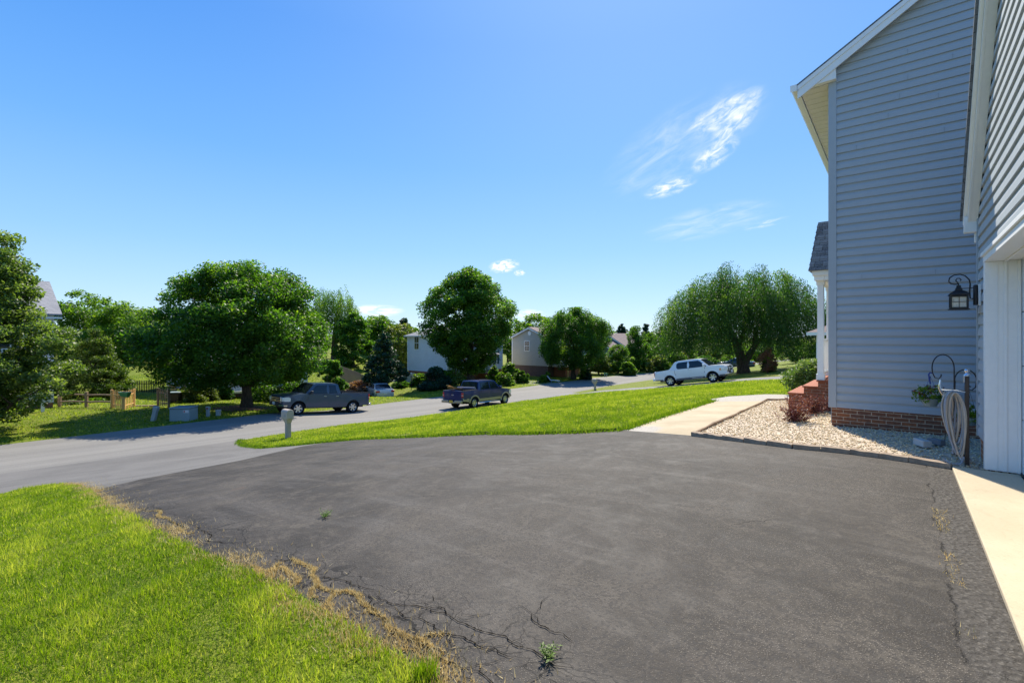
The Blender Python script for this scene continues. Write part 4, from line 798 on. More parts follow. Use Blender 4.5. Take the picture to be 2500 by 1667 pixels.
def weed(label,x,y,sz,n,seed,leaf='leaf_bright'):
    r=np.random.default_rng(seed); o=thing('weed',label,'weed',(x,y,zf(x,y))); Vs=[];b=MB()
    V=[];F_=[];T=[]
    for k in range(n):
        a=r.uniform(0,6.28); el=r.uniform(.15,1.1); ln=sz*r.uniform(.5,1); d_=np.array([math.cos(a)*math.cos(el),math.sin(a)*math.cos(el),math.sin(el)]); e=d_*ln
        b.tube([(0,0,0),tuple(e*.5+[0,0,.01]),tuple(e)],[.002,.0015,.0008],4,False)
        for f in np.linspace(.3,1,5):
            c=e*f; s_=np.cross(d_,[0,0,1]); s_/=np.linalg.norm(s_)+1e-6
            for sg in (-1,1):
                t_=d_*.5+s_*sg+r.normal(0,.25,3); t_/=np.linalg.norm(t_); w=np.cross(t_,[0,0,1]); w/=np.linalg.norm(w)+1e-6; l_=sz*.28*r.uniform(.7,1.2); i=len(V)
                V+= [c,c+t_*l_*.5+w*l_*.17,c+t_*l_+[0,0,-.1*l_],c+t_*l_*.5-w*l_*.17]; F_.append((i,i+1,i+2,i+3)); T+=[r.uniform(.2,.75)]*4
    b.build('stem',M['leaf_mid'],o); link('leaves',raw_mesh('leaves',V,F_,T),M[leaf],o)
weed('leafy green weed sprouting from a crack at the front of the driveway',.19,2.52,.095,12,1)
weed('small green weed growing in the driveway joint left of centre',-2.03,5.17,.11,12,2)
# ---------------------------------------------------------------- mailboxes
def mailbox(label,x,y,rz,s=1):
    o=thing('mailbox',label,'mailbox',(x,y,zf(x,y)),rz,'taupe moulded mailboxes'); 
    b=MB(); b.box(-.09,.09,-.09,.09,-.2,.62); b.add([(-.09,-.09,.62),(.09,-.09,.62),(.09,.09,.62),(-.09,.09,.62),(-.13,-.15,.80),(.13,-.15,.80),(.13,.26,.80),(-.13,.26,.80)],[(0,1,5,4),(1,2,6,5),(2,3,7,6),(3,0,4,7),(4,5,6,7)]); b.build('post',M['mailbox'],o,bevel=.012)
    b=MB(); b.box(-.095,-.0905,-.05,.05,.08,.60); b.box(.0905,.095,-.05,.05,.08,.60); b.box(-.05,.05,-.095,-.0905,.08,.60); b.build('panel',M['mailbox'],o,bevel=.002)
    b=MB(); arch=[(-.145,.802)]+[(.0+.145*math.cos(R(a)),1.06+.12*math.sin(R(a))) for a in range(180,-1,-20)]+[(.145,.802)]; b.prism(arch,-.19,.30,'y'); b.build('box',M['mailbox'],o,bevel=.012)
    b=MB(); arch2=[(-.125,.83)]+[(.125*math.cos(R(a)),1.04+.105*math.sin(R(a))) for a in range(180,-1,-20)]+[(.125,.83)]; b.prism(arch2,.302,.322,'y'); b.box(-.03,.03,.323,.34,1.02,1.04); b.build('door',M['mailbox'],o,bevel=.006)
    MB().box(.147,.155,.16,.20,.90,1.10).build('flag',M['red'],o); 
    b=MB(); b.box(-.152,-.147,-.08,.06,.90,.925); b.box(-.152,-.147,-.08,.06,.95,.96); b.build('number_plate',M['util'],o,smooth=0); return o
mbx=mailbox('taupe plastic mailbox post at the mouth of the driveway',-9.05,19.3,math.atan2(.776,.63)-math.pi*.5+math.pi*.5-R(35)*0,1)
mailbox('distant taupe mailbox seen over the crest of the lawn',8.45,48.6,HZ)
# ---------------------------------------------------------------- vehicles (x forward, y left, z up; origin on the ground under the middle)
def cdt_in(poly,step):
    n=len(poly); pts=[Vector(p) for p in poly]; xs=[p[0] for p in poly]; zs=[p[1] for p in poly]
    X,Z=np.meshgrid(np.arange(min(xs)+step/2,max(xs),step),np.arange(min(zs)+step/2,max(zs),step)); X=X.ravel();Z=Z.ravel(); m=pip(X,Z,poly)
    for x,z in zip(X[m],Z[m]):
        if min(math.hypot(x-p[0],z-p[1]) for p in poly)>step*.45: pts.append(Vector((x,z)))
    V,E,F_,*_=delaunay_2d_cdt(pts,[(i,(i+1)%n) for i in range(n)],[],1,1e-5); return [(v.x,v.y) for v in V],[tuple(f) for f in F_]
def shell(outline,hw,ny=6,crown=.02,skip=(),step=.2):
    b=MB(); V,F_=cdt_in(outline,step)
    for s in (1,-1): b.add([(x,s*hw(x,z),z) for x,z in V],F_)
    n=len(outline)
    for i in range(n):
        if i in skip: continue
        a,c=outline[i],outline[(i+1)%n]; vs=[]
        for p in (a,c):
            for k in range(ny+1):
                t=-1+2*k/ny; w=hw(*p); up=crown*(1-t*t) if p[1]>.9 else 0; vs.append((p[0]+(0 if 1 else 0),t*w,p[1]+up))
        b.add(vs,[(k,k+1,ny+1+k+1,ny+1+k) for k in range(ny)])
    return b
def fuse(b,name,m,parent,ang=32):
    me=bpy.data.meshes.new(name); me.from_pydata([tuple(v) for v in b.v],[],b.f); bm=bmesh.new(); bm.from_mesh(me); bmesh.ops.remove_doubles(bm,verts=bm.verts,dist=.0015); bmesh.ops.recalc_face_normals(bm,faces=bm.faces)
    for f in bm.faces: f.smooth=True
    for e in bm.edges: e.smooth=len(e.link_faces)==2 and e.calc_face_angle(3.2)<R(ang)
    bm.to_mesh(me); bm.free(); return link(name,me,m,parent)
def patch(name,m,parent,poly,hw,off,side,step=.15,thick=.03):
    V,F_=cdt_in(poly,step); b=MB(); b.add([(x,side*(hw(x,z)+off),z) for x,z in V],F_); n=len(poly)
    for i in range(n):
        a,c=poly[i],poly[(i+1)%n]; b.add([(a[0],side*(hw(*a)+off),a[1]),(c[0],side*(hw(*c)+off),c[1]),(c[0],side*(hw(*c)+off-thick),c[1]),(a[0],side*(hw(*a)+off-thick),a[1])],[(0,1,2,3)])
    return fuse(b,name,m,parent)
def arcpts(cx,cz,r,a0,a1,n=9): return [(cx+r*math.cos(R(a0+(a1-a0)*k/n)),cz+r*math.sin(R(a0+(a1-a0)*k/n))) for k in range(n+1)]
def wheel(parent,x,y,r,rr,side,spokes=6,steer=0):
    o=bpy.data.objects.new('wheel',None); COL.objects.link(o); o.parent=parent; o.location=(x,y,r); o.rotation_euler=(0,0,steer)
    Mx=Matrix.Rotation(R(-90*side),4,'X'); w=.13
    b=MB(); b.lathe([(rr,-w),(r*.93,-w),(r,-w*.75),(r,w*.75),(r*.93,w),(rr+.02,w*1.02),(rr,w*.9)],30,Mx); t=b.build('tyre',M['rubber'],o)
    b=MB(); b.lathe([(rr,w*.9),(rr*.96,w*.95),(rr*.90,w*.80),(rr*.88,w*.2),(rr*.88,-w)],30,Mx); 
    for k in range(spokes):
        a=2*math.pi*k/spokes; Ms=Mx@Matrix.Rotation(a,4,'Z'); h=w*.72
        b.add([Ms@Vector(v) for v in [(.03,-.045,h),(rr*.9,-.030*rr/.25-.012,h+.01),(rr*.9,.030*rr/.25+.012,h+.01),(.03,.045,h),(.03,-.045,h-.04),(rr*.9,-.04,h-.04),(rr*.9,.04,h-.04),(.03,.045,h-.04)]],[(0,1,2,3),(0,4,5,1),(3,2,6,7),(1,5,6,2)])
    b.lathe([(.001,w*.8),(.05,w*.8),(.065,w*.7),(.065,w*.4)],14,Mx); b.build('rim',M['rim'],o)
    b=MB(); b.lathe([(.001,w*.1),(rr*.87,w*.1)],20,Mx); b.build('brake',M['dark_plastic'],o,smooth=0); return o
def pickup(name,label,x,y,head,S):
    z=zf(x,y); e=1.5; hx,hy=math.cos(head),math.sin(head); pitch=-math.atan2(zf(x+hx*e,y+hy*e)-zf(x-hx*e,y-hy*e),2*e); roll=math.atan2(zf(x-hy*.8,y+hx*.8)-zf(x+hy*.8,y-hx*.8),1.6)
    o=thing(name,label,'pickup truck',(x,y,z)); o.rotation_euler=(roll,pitch,head)
    W2=S['W']/2; xf,xr=S['xf'],S['xr']; fa,ra=S['fa'],S['ra']; r=S['r']; ar=r+.075; bz=S['belt']; hz=S['hood']; br=S['bed']; cb=S['cab']; zb=S['bot']
    def hw(X,Z):
        w=W2-.018*max(0,(Z-.85)/.4)**2-.05*max(0,(.62-Z)/.25)**1.2
        if X>xf-.7: w-=.15*((X-(xf-.7))/.7)**2.2
        if X<xr+.25: w-=.05*((xr+.25-X)/.25)**2
        for c in (fa,ra):
            t=max(0,1-abs(math.hypot(X-c,Z-r)-ar-.03)/.12); w+=.022*t
        return w
    a=math.degrees(math.asin(max(-1,min(1,(zb-r)/ar))))
    ol=[(xr+.02,zb+.12)]+arcpts(ra,r,ar,180-a,a,10)+arcpts(fa,r,ar,180-a,a,10)+[(xf-.12,zb+.06),(xf-.02,zb+.22),(xf,hz-.30),(xf-.03,hz-.12),(xf-.14,hz-.02),(xf-.5,hz+.03),(cb[0],bz+.03),(cb[0]-.25,bz+.02),(cb[3],bz+.0)]
    i0=len(ol)-1
    if S.get('sail'): ol+=[(cb[3]-.02,bz+.0),(S['sailx'],br+.0),(xr+.1,br-.06),(xr+.01,br-.12)]; skip=(i0,i0+1,i0+2)
    else: ol+=[(cb[3]-.04,br),(xr+.06,br),(xr,br-.05)]; skip=(i0,i0+1)
    fuse(shell(ol,hw,8,.03,skip),'body',M[S['paint']],o)
    # open bed
    xc=cb[3]-.06; bw=W2-.10; b=MB(); zt=br-.01; fl=.72
    b.add([(xc,-bw,fl),(xc,bw,fl),(xr+.08,bw,fl),(xr+.08,-bw,fl),(xc,-bw,zt),(xc,bw,zt),(xr+.08,bw,zt-.05),(xr+.08,-bw,zt-.05)],[(0,1,2,3),(0,4,5,1),(1,5,6,2),(2,6,7,3),(3,7,4,0)])
    b.build('bed_liner',M['dark_plastic'],o,smooth=0)
    b=MB()
    if not S.get('sail'):
        for s in (1,-1): b.box(xr+.05,xc,s*(W2-.105) if s>0 else -W2+.03,(W2-.03) if s>0 else -(W2-.105),br-.012,br+.012)
        b.box(xr+.0,xr+.09,-W2+.06,W2-.06,br-.06,br-.01)
    else:
        for s in (1,-1): b.add([(xr+.08,s*(W2-.04),br-.065),(S['sailx'],s*(W2-.035),br+.003),(cb[3],s*(W2-.06),bz+.01),(cb[3],s*(W2-.14),bz+.01),(S['sailx'],s*(W2-.13),br+.003),(xr+.08,s*(W2-.13),br-.065)],[(0,1,4,5),(1,2,3,4)])
    b.build('bed_rail',M[S['paint']] if S.get('sail') else M['dark_plastic'],o,bevel=0)
    # cab
    rz=S['roof']
    def hc(X,Z): return W2-.045-.20*max(0,(Z-bz)/(rz-bz))**1.25
    cx0,cx1,cx2,cx3=cb  # cowl, roof front, roof rear, rear base
    co=[(cx3,bz-.02),(cx0,bz-.02),(cx0-.02,bz+.03),(cx1+.05,rz-.05),(cx1-.12,rz-.005),((cx1+cx2)/2,rz+.01),(cx2+.1,rz-.005),(cx2,rz-.05)]
    fuse(shell(co,hc,8,.03,(),.2),'cab',M[S['paint']],o,28)
    def quad_glass(nm,p0,p1,y0,y1,off,crown=.02):
        b=MB(); n=8; vs=[]
        d_=Vector((p1[0]-p0[0],0,p1[1]-p0[1])).normalized(); nn=Vector((d_.z,0,-d_.x)); nn=nn if nn.x*off>0 else -nn
        for p,yy in ((p0,y0),(p1,y1)):
            for k in range(n+1): t=-1+2*k/n; v=Vector((p[0],t*yy,p[1]+crown*(1-t*t)))+nn*abs(off); vs.append(v)
        b.add(vs,[(k,k+1,n+2+k,n+1+k) for k in range(n)]); return b.build(nm,M['vglass'],o)
    ws0=(cx0-.03,bz+.05); ws1=(cx1+.07,rz-.07); quad_glass('windshield',ws0,ws1,hc(0,bz+.05)-.07,hc(0,rz-.07)-.07,.012,.03)
    quad_glass('rear_window',(cx3+ (cx2-cx3)*.15,bz+.12),(cx2-(cx2-cx3)*.12,rz-.10),hc(0,bz+.1)-.12,hc(0,rz-.1)-.10,-.012,.02)
    for s in (1,-1):
        for w in S['windows']: 
            cxw=np.mean([q[0] for q in w]); czw=np.mean([q[1] for q in w]); wf=patch('window_trim',M['black'],o,[(cxw+(q[0]-cxw)*1.09,czw+(q[1]-czw)*1.10) for q in w],hc,.004,s,.2,.01)
            g=patch('side_window',M['vglass'],wf,w,hc,.009,s,.2,.01)
        for dpoly in S['doors']:
            dr=patch('door',M[S['paint']],o,dpoly,hw,.007,s,.22,.02)
            X=min(p[0] for p in dpoly)+.10; zz=bz-.14; yy=s*(hw(X,zz)+.012)
            MB().box(X,X+.18,min(yy,yy+s*.022),max(yy,yy+s*.022),zz,zz+.028).build('handle',M[S.get('handle','chrome')],dr,bevel=.006)
            gm=patch('gap',M['dark_plastic'],dr,[(p[0]*1+(.022 if p[0]>np.mean([q[0] for q in dpoly]) else -.022),p[1]+(.0 if p[1]>.8 else -.022)) for p in dpoly],hw,.0015,s,.22,.004)
        xm=cx0-.32; b=MB(); b.box(xm-.08,xm+.06,s*(W2+.03) if s>0 else -(W2+.22),(W2+.22) if s>0 else -(W2+.03),bz+.02,bz+.22); mr_=b.build('mirror',M[S.get('mirror','dark_plastic')],o,bevel=.03)
        b=MB(); b.box(xm-.03,xm+.02,s*(W2-.08) if s>0 else -(W2+.04),(W2+.04) if s>0 else -(W2-.08),bz+.04,bz+.09); b.build('mirror_arm',M['dark_plastic'],mr_)
        # lamps
        hl=S['headlight']; patch('headlight',M['lamp_clear'],o,hl,hw,.010,s,.2,.02)
        b=MB(); yy=hw(xf-.05,hz-.2); b.box(xf-.10,xf+.012,(yy-.30) if s>0 else -(yy-.0),(yy-.0) if s>0 else -(yy-.30),hl[0][1],hz-.10); b.build('headlight',M['lamp_clear'],o,bevel=.02)
        if S.get('amber'): patch('indicator',M['amber'],o,S['amber'],hw,.014,s,.2,.01)
        tl=S['tail']; b=MB(); yy=hw(xr+.03,1.0); b.box(xr-.014,xr+.16,(yy-.13) if s>0 else -(yy+.006),(yy+.006) if s>0 else -(yy-.13),tl[0],tl[1]); tb=b.build('taillight',M['tail'],o,bevel=.02)
        zt_=(tl[0]+tl[1])/2; b=MB(); b.box(xr-.017,xr+.10,(yy-.11) if s>0 else -(yy+.009),(yy+.009) if s>0 else -(yy-.11),zt_-.045,zt_-.01); b.build('reverse_lamp',M['lamp_clear'],tb)
        for seg in S.get('cladding',()): patch('cladding',M['cladding'],o,seg,hw,.010,s,.2,.012)
        if S.get('lower'):
            lo=S['lower']; zt2=.72
            for seg in lo: patch('lower_panel',M['paint_tan'],o,seg,hw,.0105,s,.2,.012)
            for c in (fa,ra):
                arch=arcpts(c,r,ar+.085,180,0,16)+arcpts(c,r,ar-.004,0,180,16); patch('wheel_arch',M['paint_tan'],o,arch,hw,.022,s,.3,.03)
        b=MB(); sx0,sx1=ra+ar+.05,fa-ar-.05; 
        if S.get('board'): b.tube([(sx0,s*(W2-.02),.42),(sx0+.12,s*(W2+.03),.38),(sx1-.12,s*(W2+.03),.38),(sx1,s*(W2-.02),.42)],.04,8); b.build('running_board',M['chrome'],o)
        else: b.box(sx0,sx1,(W2-.13) if s>0 else -(W2-.035),(W2-.035) if s>0 else -(W2-.13),zb-.06,zb+.03); b.build('sill',M['dark_plastic'],o,bevel=.01)
        wheel(o,fa,s*(W2-.14),r,r*S['rim'],s); wheel(o,ra,s*(W2-.14),r,r*S['rim'],s)
    b=MB(); b.box(xr+.3,xf-.35,-(W2-.30),W2-.30,zb-.08,.80)
    for c in (fa,ra): b.box(c-ar,c+ar,-(W2-.33),W2-.33,.35,r+ar)
    b.tube([(ra,-W2+.2,r),(ra,W2-.2,r)],.06,8); b.build('chassis',M['dark_plastic'],o,smooth=0)
    # front
    yy=W2-.36; b=MB(); b.box(xf-.08,xf+.015,-yy,yy,hz-.52,hz-.09); gr_=b.build('grille',M['dark_plastic'],o,bevel=.02)
    b=MB()
    for k in range(S.get('bars',3)): zk=hz-.47+k*.36/(S.get('bars',3)-.4); b.box(xf+.0,xf+.035,-yy+.03,yy-.03,zk,zk+.035)
    for s in (1,-1): b.box(xf+.0,xf+.03,(yy-.04) if s>0 else -yy,yy if s>0 else -(yy-.04),hz-.52,hz-.09)
    b.build('grille_bar',M['chrome'],gr_,bevel=.006)
    b=MB(); b.tube([(xf+.036,-.11,hz-.29),(xf+.036,.11,hz-.29)],[.0,.0],4,False); b=MB(); b.lathe([(.001,.02),(.06,.018),(.075,.0)],18,Matrix.Translation((xf+.03,0,hz-.29))@Matrix.Rotation(R(90),4,'Y')@Matrix.Diagonal((.8,1.9,1,1))); b.build('emblem',M['chrome'],gr_)
    b=MB(); n=10; yb=W2-.06; vs=[]
    for k in range(n+1):
        t=-1+2*k/n; X=xf+.10-.17*t**4; vs+= [(X,t*yb,zb+.10),(X+.01,t*yb,zb+.20),(X-.01,t*yb,hz-.54),(X-.30*(abs(t)>.99)-.06,t*yb,zb+.10),(X-.30*(abs(t)>.99)-.06,t*yb,hz-.54)]
    b.add(vs,[f for k in range(n) for f in [(5*k,5*k+5,5*k+6,5*k+1),(5*k+1,5*k+6,5*k+7,5*k+2),(5*k+2,5*k+7,5*k+9,5*k+4),(5*k,5*k+3,5*k+8,5*k+5)]]); b.box(xf-.45,xf-.06,yb-.03,yb,zb+.1,hz-.56); b.box(xf-.45,xf-.06,-yb,-yb+.03,zb+.1,hz-.56)
    fb=b.build('front_bumper',M[S['bumper']],o); b=MB(); b.box(xf+.085,xf+.125,-.55,.55,zb+.12,zb+.30); b.build('air_intake',M['dark_plastic'],fb,bevel=.01); MB().box(xf+.126,xf+.135,-.155,.155,zb+.17,zb+.32).build('licence_plate',M['plate_w'],fb)
    # rear
    tg=MB(); tg.box(xr-.012,xr+.02,-(W2-.19),W2-.19,.66,br-.04); tg=tg.build('tailgate',M[S['paint']],o,bevel=.012)
    MB().box(xr-.03,xr-.013,-.08,.08,br-.20,br-.15).build('handle',M['dark_plastic'],tg,bevel=.004)
    b=MB(); b.lathe([(.001,.014),(.045,.012),(.055,.0)],18,Matrix.Translation((xr-.013,0,br-.30))@Matrix.Rotation(R(-90),4,'Y')@Matrix.Diagonal((.8,2.0,1,1))); b.build('emblem',M['chrome'],tg)
    b=MB(); b.box(xr-.17,xr+.02,-(W2-.05),-.30,.47,.66); b.box(xr-.17,xr+.02,.30,W2-.05,.47,.66); b.box(xr-.15,xr+.02,-.30,.30,.44,.56); rb=b.build('rear_bumper',M[S['rbumper']],o,bevel=.03)
    MB().box(xr-.19,xr-.172,-.16,.16,.50,.66).build('licence_plate',M[S['plate']],rb,bevel=.004)
    return o
def X2(px,Y): return (px-1250)/1166*Y
FW=math.atan2(-.776,-.63)
S1=dict(W=2.03,xf=2.93,xr=-2.93,fa=2.0,ra=-1.70,r=.41,rim=.64,belt=1.27,hood=1.18,bed=1.36,cab=(1.62,.95,-.62,-.80),roof=1.93,bot=.46,paint='slate',bumper='chrome',rbumper='chrome',plate='plate_w',bars=4,tail=(.92,1.26))
S1['paint']='paint_slate'
S1['doors']=[[(.14,.50),(1.44,.50),(1.44,.95),(1.36,1.24),(.14,1.26)],[(-.70,.50),(.11,.50),(.11,1.26),(-.70,1.26)]]
S1['windows']=[[(.20,1.32),(1.34,1.32),(.92,1.74),(.80,1.80),(.20,1.82)],[(-.50,1.36),(.02,1.34),(.02,1.82),(-.42,1.80)]]
S1['headlight']=[(2.52,.84),(2.87,.84),(2.87,1.08),(2.62,1.10),(2.50,1.04)]
t1=P(8.0,29.8); pickup('pickup_truck','slate blue grey extended cab pickup parked half on the grass under the maple',t1[0],t1[1],FW-R(1),S1)
S2=dict(W=2.0,xf=2.82,xr=-2.82,fa=1.92,ra=-1.62,r=.40,rim=.62,belt=1.24,hood=1.14,bed=1.32,cab=(1.50,.80,-.95,-1.18),roof=1.91,bot=.46,paint='paint_navy',bumper='paint_tan',rbumper='paint_tan',plate='plate_y',bars=3,tail=(.86,1.20),lower=True,board=True,handle='paint_navy',mirror='paint_navy')
S2['doors']=[[(.16,.50),(1.30,.50),(1.30,.95),(1.24,1.21),(.16,1.23)],[(-1.0,.95),(-.92,.80),(-.80,.50),(.13,.50),(.13,1.23),(-1.0,1.23)]]
S2['windows']=[[(.22,1.30),(1.20,1.30),(.80,1.72),(.70,1.77),(.22,1.79)],[(-.88,1.32),(.10,1.30),(.10,1.79),(-.78,1.77)]]
S2['headlight']=[(2.45,.80),(2.76,.80),(2.76,1.03),(2.50,1.05),(2.42,.98)]
aa=.56
S2['lower']=[[(-1.62+aa,.47),(1.92-aa,.47),(1.92-aa+.01,.66),(-1.62+aa-.01,.66)],[(-2.78,.60),(-1.62-aa,.50),(-1.62-aa,.74),(-2.80,.80)],[(1.92+aa,.50),(2.7,.50),(2.78,.70),(1.92+aa,.70)]]
pickup('pickup_truck','navy blue crew cab pickup with tan lower trim and boards in its bed',-2.45,35.7,math.atan2(.776,.63)+R(2),S2)
S3=dict(W=1.94,xf=2.62,xr=-2.62,fa=1.66,ra=-1.45,r=.375,rim=.66,belt=1.16,hood=1.16,bed=1.21,cab=(1.52,.84,-.90,-1.14),roof=1.78,bot=.42,paint='paint_silver',bumper='paint_silver',rbumper='paint_silver',plate='plate_w',bars=2,tail=(.82,1.08),sail=True,sailx=-1.45,handle='paint_silver',mirror='paint_silver')
S3['doors']=[[(.05,.52),(1.05,.52),(1.14,.8),(1.2,1.13),(.05,1.14)],[(-1.0,.95),(-.95,.80),(-.80,.52),(.01,.52),(.01,1.14),(-1.0,1.14)]]
S3['cladding']=[[(-.98,.36),(1.14,.36),(1.16,.50),(-.94,.50)],[(2.12,.42),(2.45,.42),(2.50,.52),(2.14,.52)],[(-2.5,.46),(-1.95,.44),(-1.92,.52),(-2.52,.54)]]
S3['windows']=[[(.10,1.20),(1.20,1.20),(1.26,1.24),(.86,1.58),(.74,1.64),(.12,1.65)],[(-.84,1.32),(-.74,1.21),(-.06,1.20),(-.04,1.65),(-.70,1.64),(-.82,1.56)]]
S3['headlight']=[(2.25,.78),(2.56,.76),(2.56,.94),(2.30,.98)]; S3['amber']=[(2.18,.80),(2.28,.80),(2.30,.96),(2.20,.95)]
p3_=pickup('pickup_truck','silver crew cab pickup parked on the neighbouring driveway before the weeping tree',13.6,35.6,math.atan2(-.63,.776),S3)
# sloping sail panels from the roof to the bed of the silver truck
for s in (1,-1):
    b=MB(); pr=[(-.86,1.74),(-1.12,1.14),(-1.50,1.19),(-1.36,1.27),(-1.18,1.48),(-.98,1.72)]
    b.prism(pr,.86*s,.92*s,'y'); 
    for i,v in enumerate(b.v):
        t=(v[2]-1.12)/.6; b.v[i]=(v[0],v[1]-s*.13*max(0,t),v[2])
    b.build('sail_panel',M['paint_silver'],p3_,bevel=.012)
b=MB(); b.tube([(2.68,-.45,.62),(2.73,-.45,.80),(2.71,-.42,1.02),(2.66,-.2,1.08),(2.66,.2,1.08),(2.71,.42,1.02),(2.73,.45,.80),(2.68,.45,.62)],.022,8); b.tube([(2.73,-.45,.85),(2.73,.45,.85)],.02,6); b.build('bull_bar',M['chrome'],p3_)
# boards and rolled cover lying in the navy truck
tk=[o for o in COL.objects if o.name.startswith('pickup_truck')][1]; Mt=Matrix.Translation(tk.location)@tk.rotation_euler.to_matrix().to_4x4()
for k,(yy,zz,ln) in enumerate(((.62,1.42,2.2),(.50,1.40,2.0),(.70,1.36,1.9))):
    b=MB(); b.box(-ln/2,ln/2,-.07,.07,-.015,.015); o=b.build('board',M['wood_new'],None); o.matrix_world=Mt@Matrix.Translation((-2.15+.05*k,yy-.2,zz+.05))@Matrix.Rotation(R(14),4,'Z')@Matrix.Rotation(R(13-k*2),4,'Y')
    tag(o,'%s wooden board sticking up over the tailgate of the navy pickup'%['topmost','middle','lowest'][k],'wooden board','boards in the navy pickup')
b=MB(); b.tube([(0,-.85,0),(0,.85,0)],.075,10); o=b.build('rolled_cover',mat('cover_vinyl',(.16,.17,.22),.4),None); o.matrix_world=Mt@Matrix.Translation((-1.40,0,1.42)); tag(o,'rolled grey bed cover behind the cab of the navy pickup','bed cover')
def sedan(name,label,x,y,head,paint,group=None):
    z=zf(x,y); o=thing(name,label,'car',(x,y,z),head,group); W2=.9; r=.32; ar=.38
    hw=lambda X,Z:W2-.05*max(0,(Z-.75)/.25)**2-.05*max(0,(.4-Z)/.15)-(.14*((abs(X)-1.6)/.75)**2 if abs(X)>1.6 else 0)
    ol=[(-2.32,.34)]+arcpts(-1.35,r,ar,178,2,9)+arcpts(1.38,r,ar,178,2,9)+[(2.3,.32),(2.36,.5),(2.3,.70),(2.05,.80),(1.05,.93),(-1.6,1.0),(-2.28,.98),(-2.36,.70)]
    fuse(shell(ol,hw,8,.03),'body',M[paint],o)
    hc=lambda X,Z:W2-.07-.24*max(0,(Z-.93)/.48); co=[(-1.75,.96),(1.1,.92),(.35,1.34),(.1,1.40),(-.6,1.42),(-1.0,1.36)]
    fuse(shell(co,hc,8,.03),'cabin',M[paint],o,28)
    for s in (1,-1):
        for w in ([(-.35,1.0),(.75,1.0),(.30,1.28),(.05,1.34),(-.35,1.36)],[(-1.3,1.02),(-.42,1.0),(-.42,1.36),(-.9,1.31)]): patch('side_window',M['vglass'],o,w,hc,.006,s,.2,.01)
        b=MB(); b.box(-2.37,-2.15,(.52 if s>0 else -.82),(.82 if s>0 else -.52),.74,.92); b.build('taillight',M['tail'],o,bevel=.02)
        b=MB(); b.box(2.1,2.33,(.5 if s>0 else -.78),(.78 if s>0 else -.5),.56,.70); b.build('headlight',M['lamp_clear'],o,bevel=.02)
        b=MB(); b.box(.62,.75,(.86 if s>0 else -1.02),(1.02 if s>0 else -.86),.95,1.06); b.build('mirror',M[paint],o,bevel=.02)
        wheel(o,1.38,s*.78,r,.22,s,5); wheel(o,-1.35,s*.78,r,.22,s,5)
    for nm,p0,p1,y0,y1,of in (('windshield',(1.0,.99),(.42,1.33),.74,.62,.01),('rear_window',(-1.62,1.02),(-1.08,1.34),.72,.6,-.01)):
        b=MB(); n=6; vs=[]
        for p,yy in ((p0,y0),(p1,y1)):
            for k in range(n+1): t=-1+2*k/n; vs.append((p[0]+of,t*yy,p[1]+.03*(1-t*t)+.012))
        b.add(vs,[(k,k+1,n+2+k,n+1+k) for k in range(n)]); b.build(nm,M['vglass'],o)
    MB().box(-2.385,-2.365,-.16,.16,.60,.72).build('licence_plate',M['plate_w'],o)
    MB().box(-2.0,2.0,-.6,.6,.22,.6).build('chassis',M['dark_plastic'],o,smooth=0); return o
sedan('parked_car','pale silver sedan half hidden behind the slate pickup, red tail lamps towards us',X2(925,45.5),45.5,R(120),'paint_sedan')
sedan('parked_car','dark grey car far off beside the weeping tree trunk',X2(1797,66),66,R(150),'paint_slate')
# ---------------------------------------------------------------- street furniture of the far verge
def ground_thing(name,label,cat,px,Y,rz=0,group=None): x=X2(px,Y); return thing(name,label,cat,(x,Y,zf(x,Y)),rz,group)
ux,uy=-18.0,26.2
o=thing('utility_box','low grey green utility cabinet on the far verge left of the maple','utility box',(ux,uy,zf(ux,uy)),R(3))
b=MB(); b.box(-.52,.52,-.42,.42,-.1,.66); b.build('cabinet',M['util'],o,bevel=.05)
b=MB(); b.box(-.54,.54,-.45,.44,.665,.75); b.build('lid',M['util'],o,bevel=.035)
b=MB(); b.box(.22,.50,-.428,-.4205,.46,.60); st_=b.build('warning_label',M['plate_w'],o)
b=MB(); b.box(.24,.33,-.431,-.4285,.535,.58); b.box(.24,.33,-.431,-.4285,.48,.52); b.box(.36,.48,-.431,-.4285,.50,.505); b.box(.36,.48,-.431,-.4285,.53,.535); b.build('print',M['red'],st_)
def pedestal(label,px,Y,w,h,tilt,capm,band=None):
    o=ground_thing('utility_pedestal',label,'utility pedestal',px,Y,R(10),'utility pedestals on the verge'); b=MB(); b.box(-w/2,w/2,-w/2,w/2,-.2,h); p=b.build('housing',M['util_lt'],o,bevel=.02); b=MB(); b.box(-w/2-.012,w/2+.012,-w/2-.012,w/2+.012,h*.72,h+.02); c=b.build('cap',M[capm],o,bevel=.02)
    if band: MB().box(-w*.3,w*.3,-w/2-.018,-w/2-.0125,h*.78,h*.93).build('sticker',M[band],c)
    o.rotation_euler=(0,tilt,0); return o
pedestal('pale grey utility pedestal leaning over, left of the cabinet',374,25.8,.20,.78,R(13),'util_lt')
pedestal('slim grey utility pedestal with red sticker under the maple',508,27.5,.16,.56,0,'util_lt','red')
pedestal('shortest stubby grey utility pedestal, nearest the maple trunk',533,27.9,.20,.32,0,'util_lt')
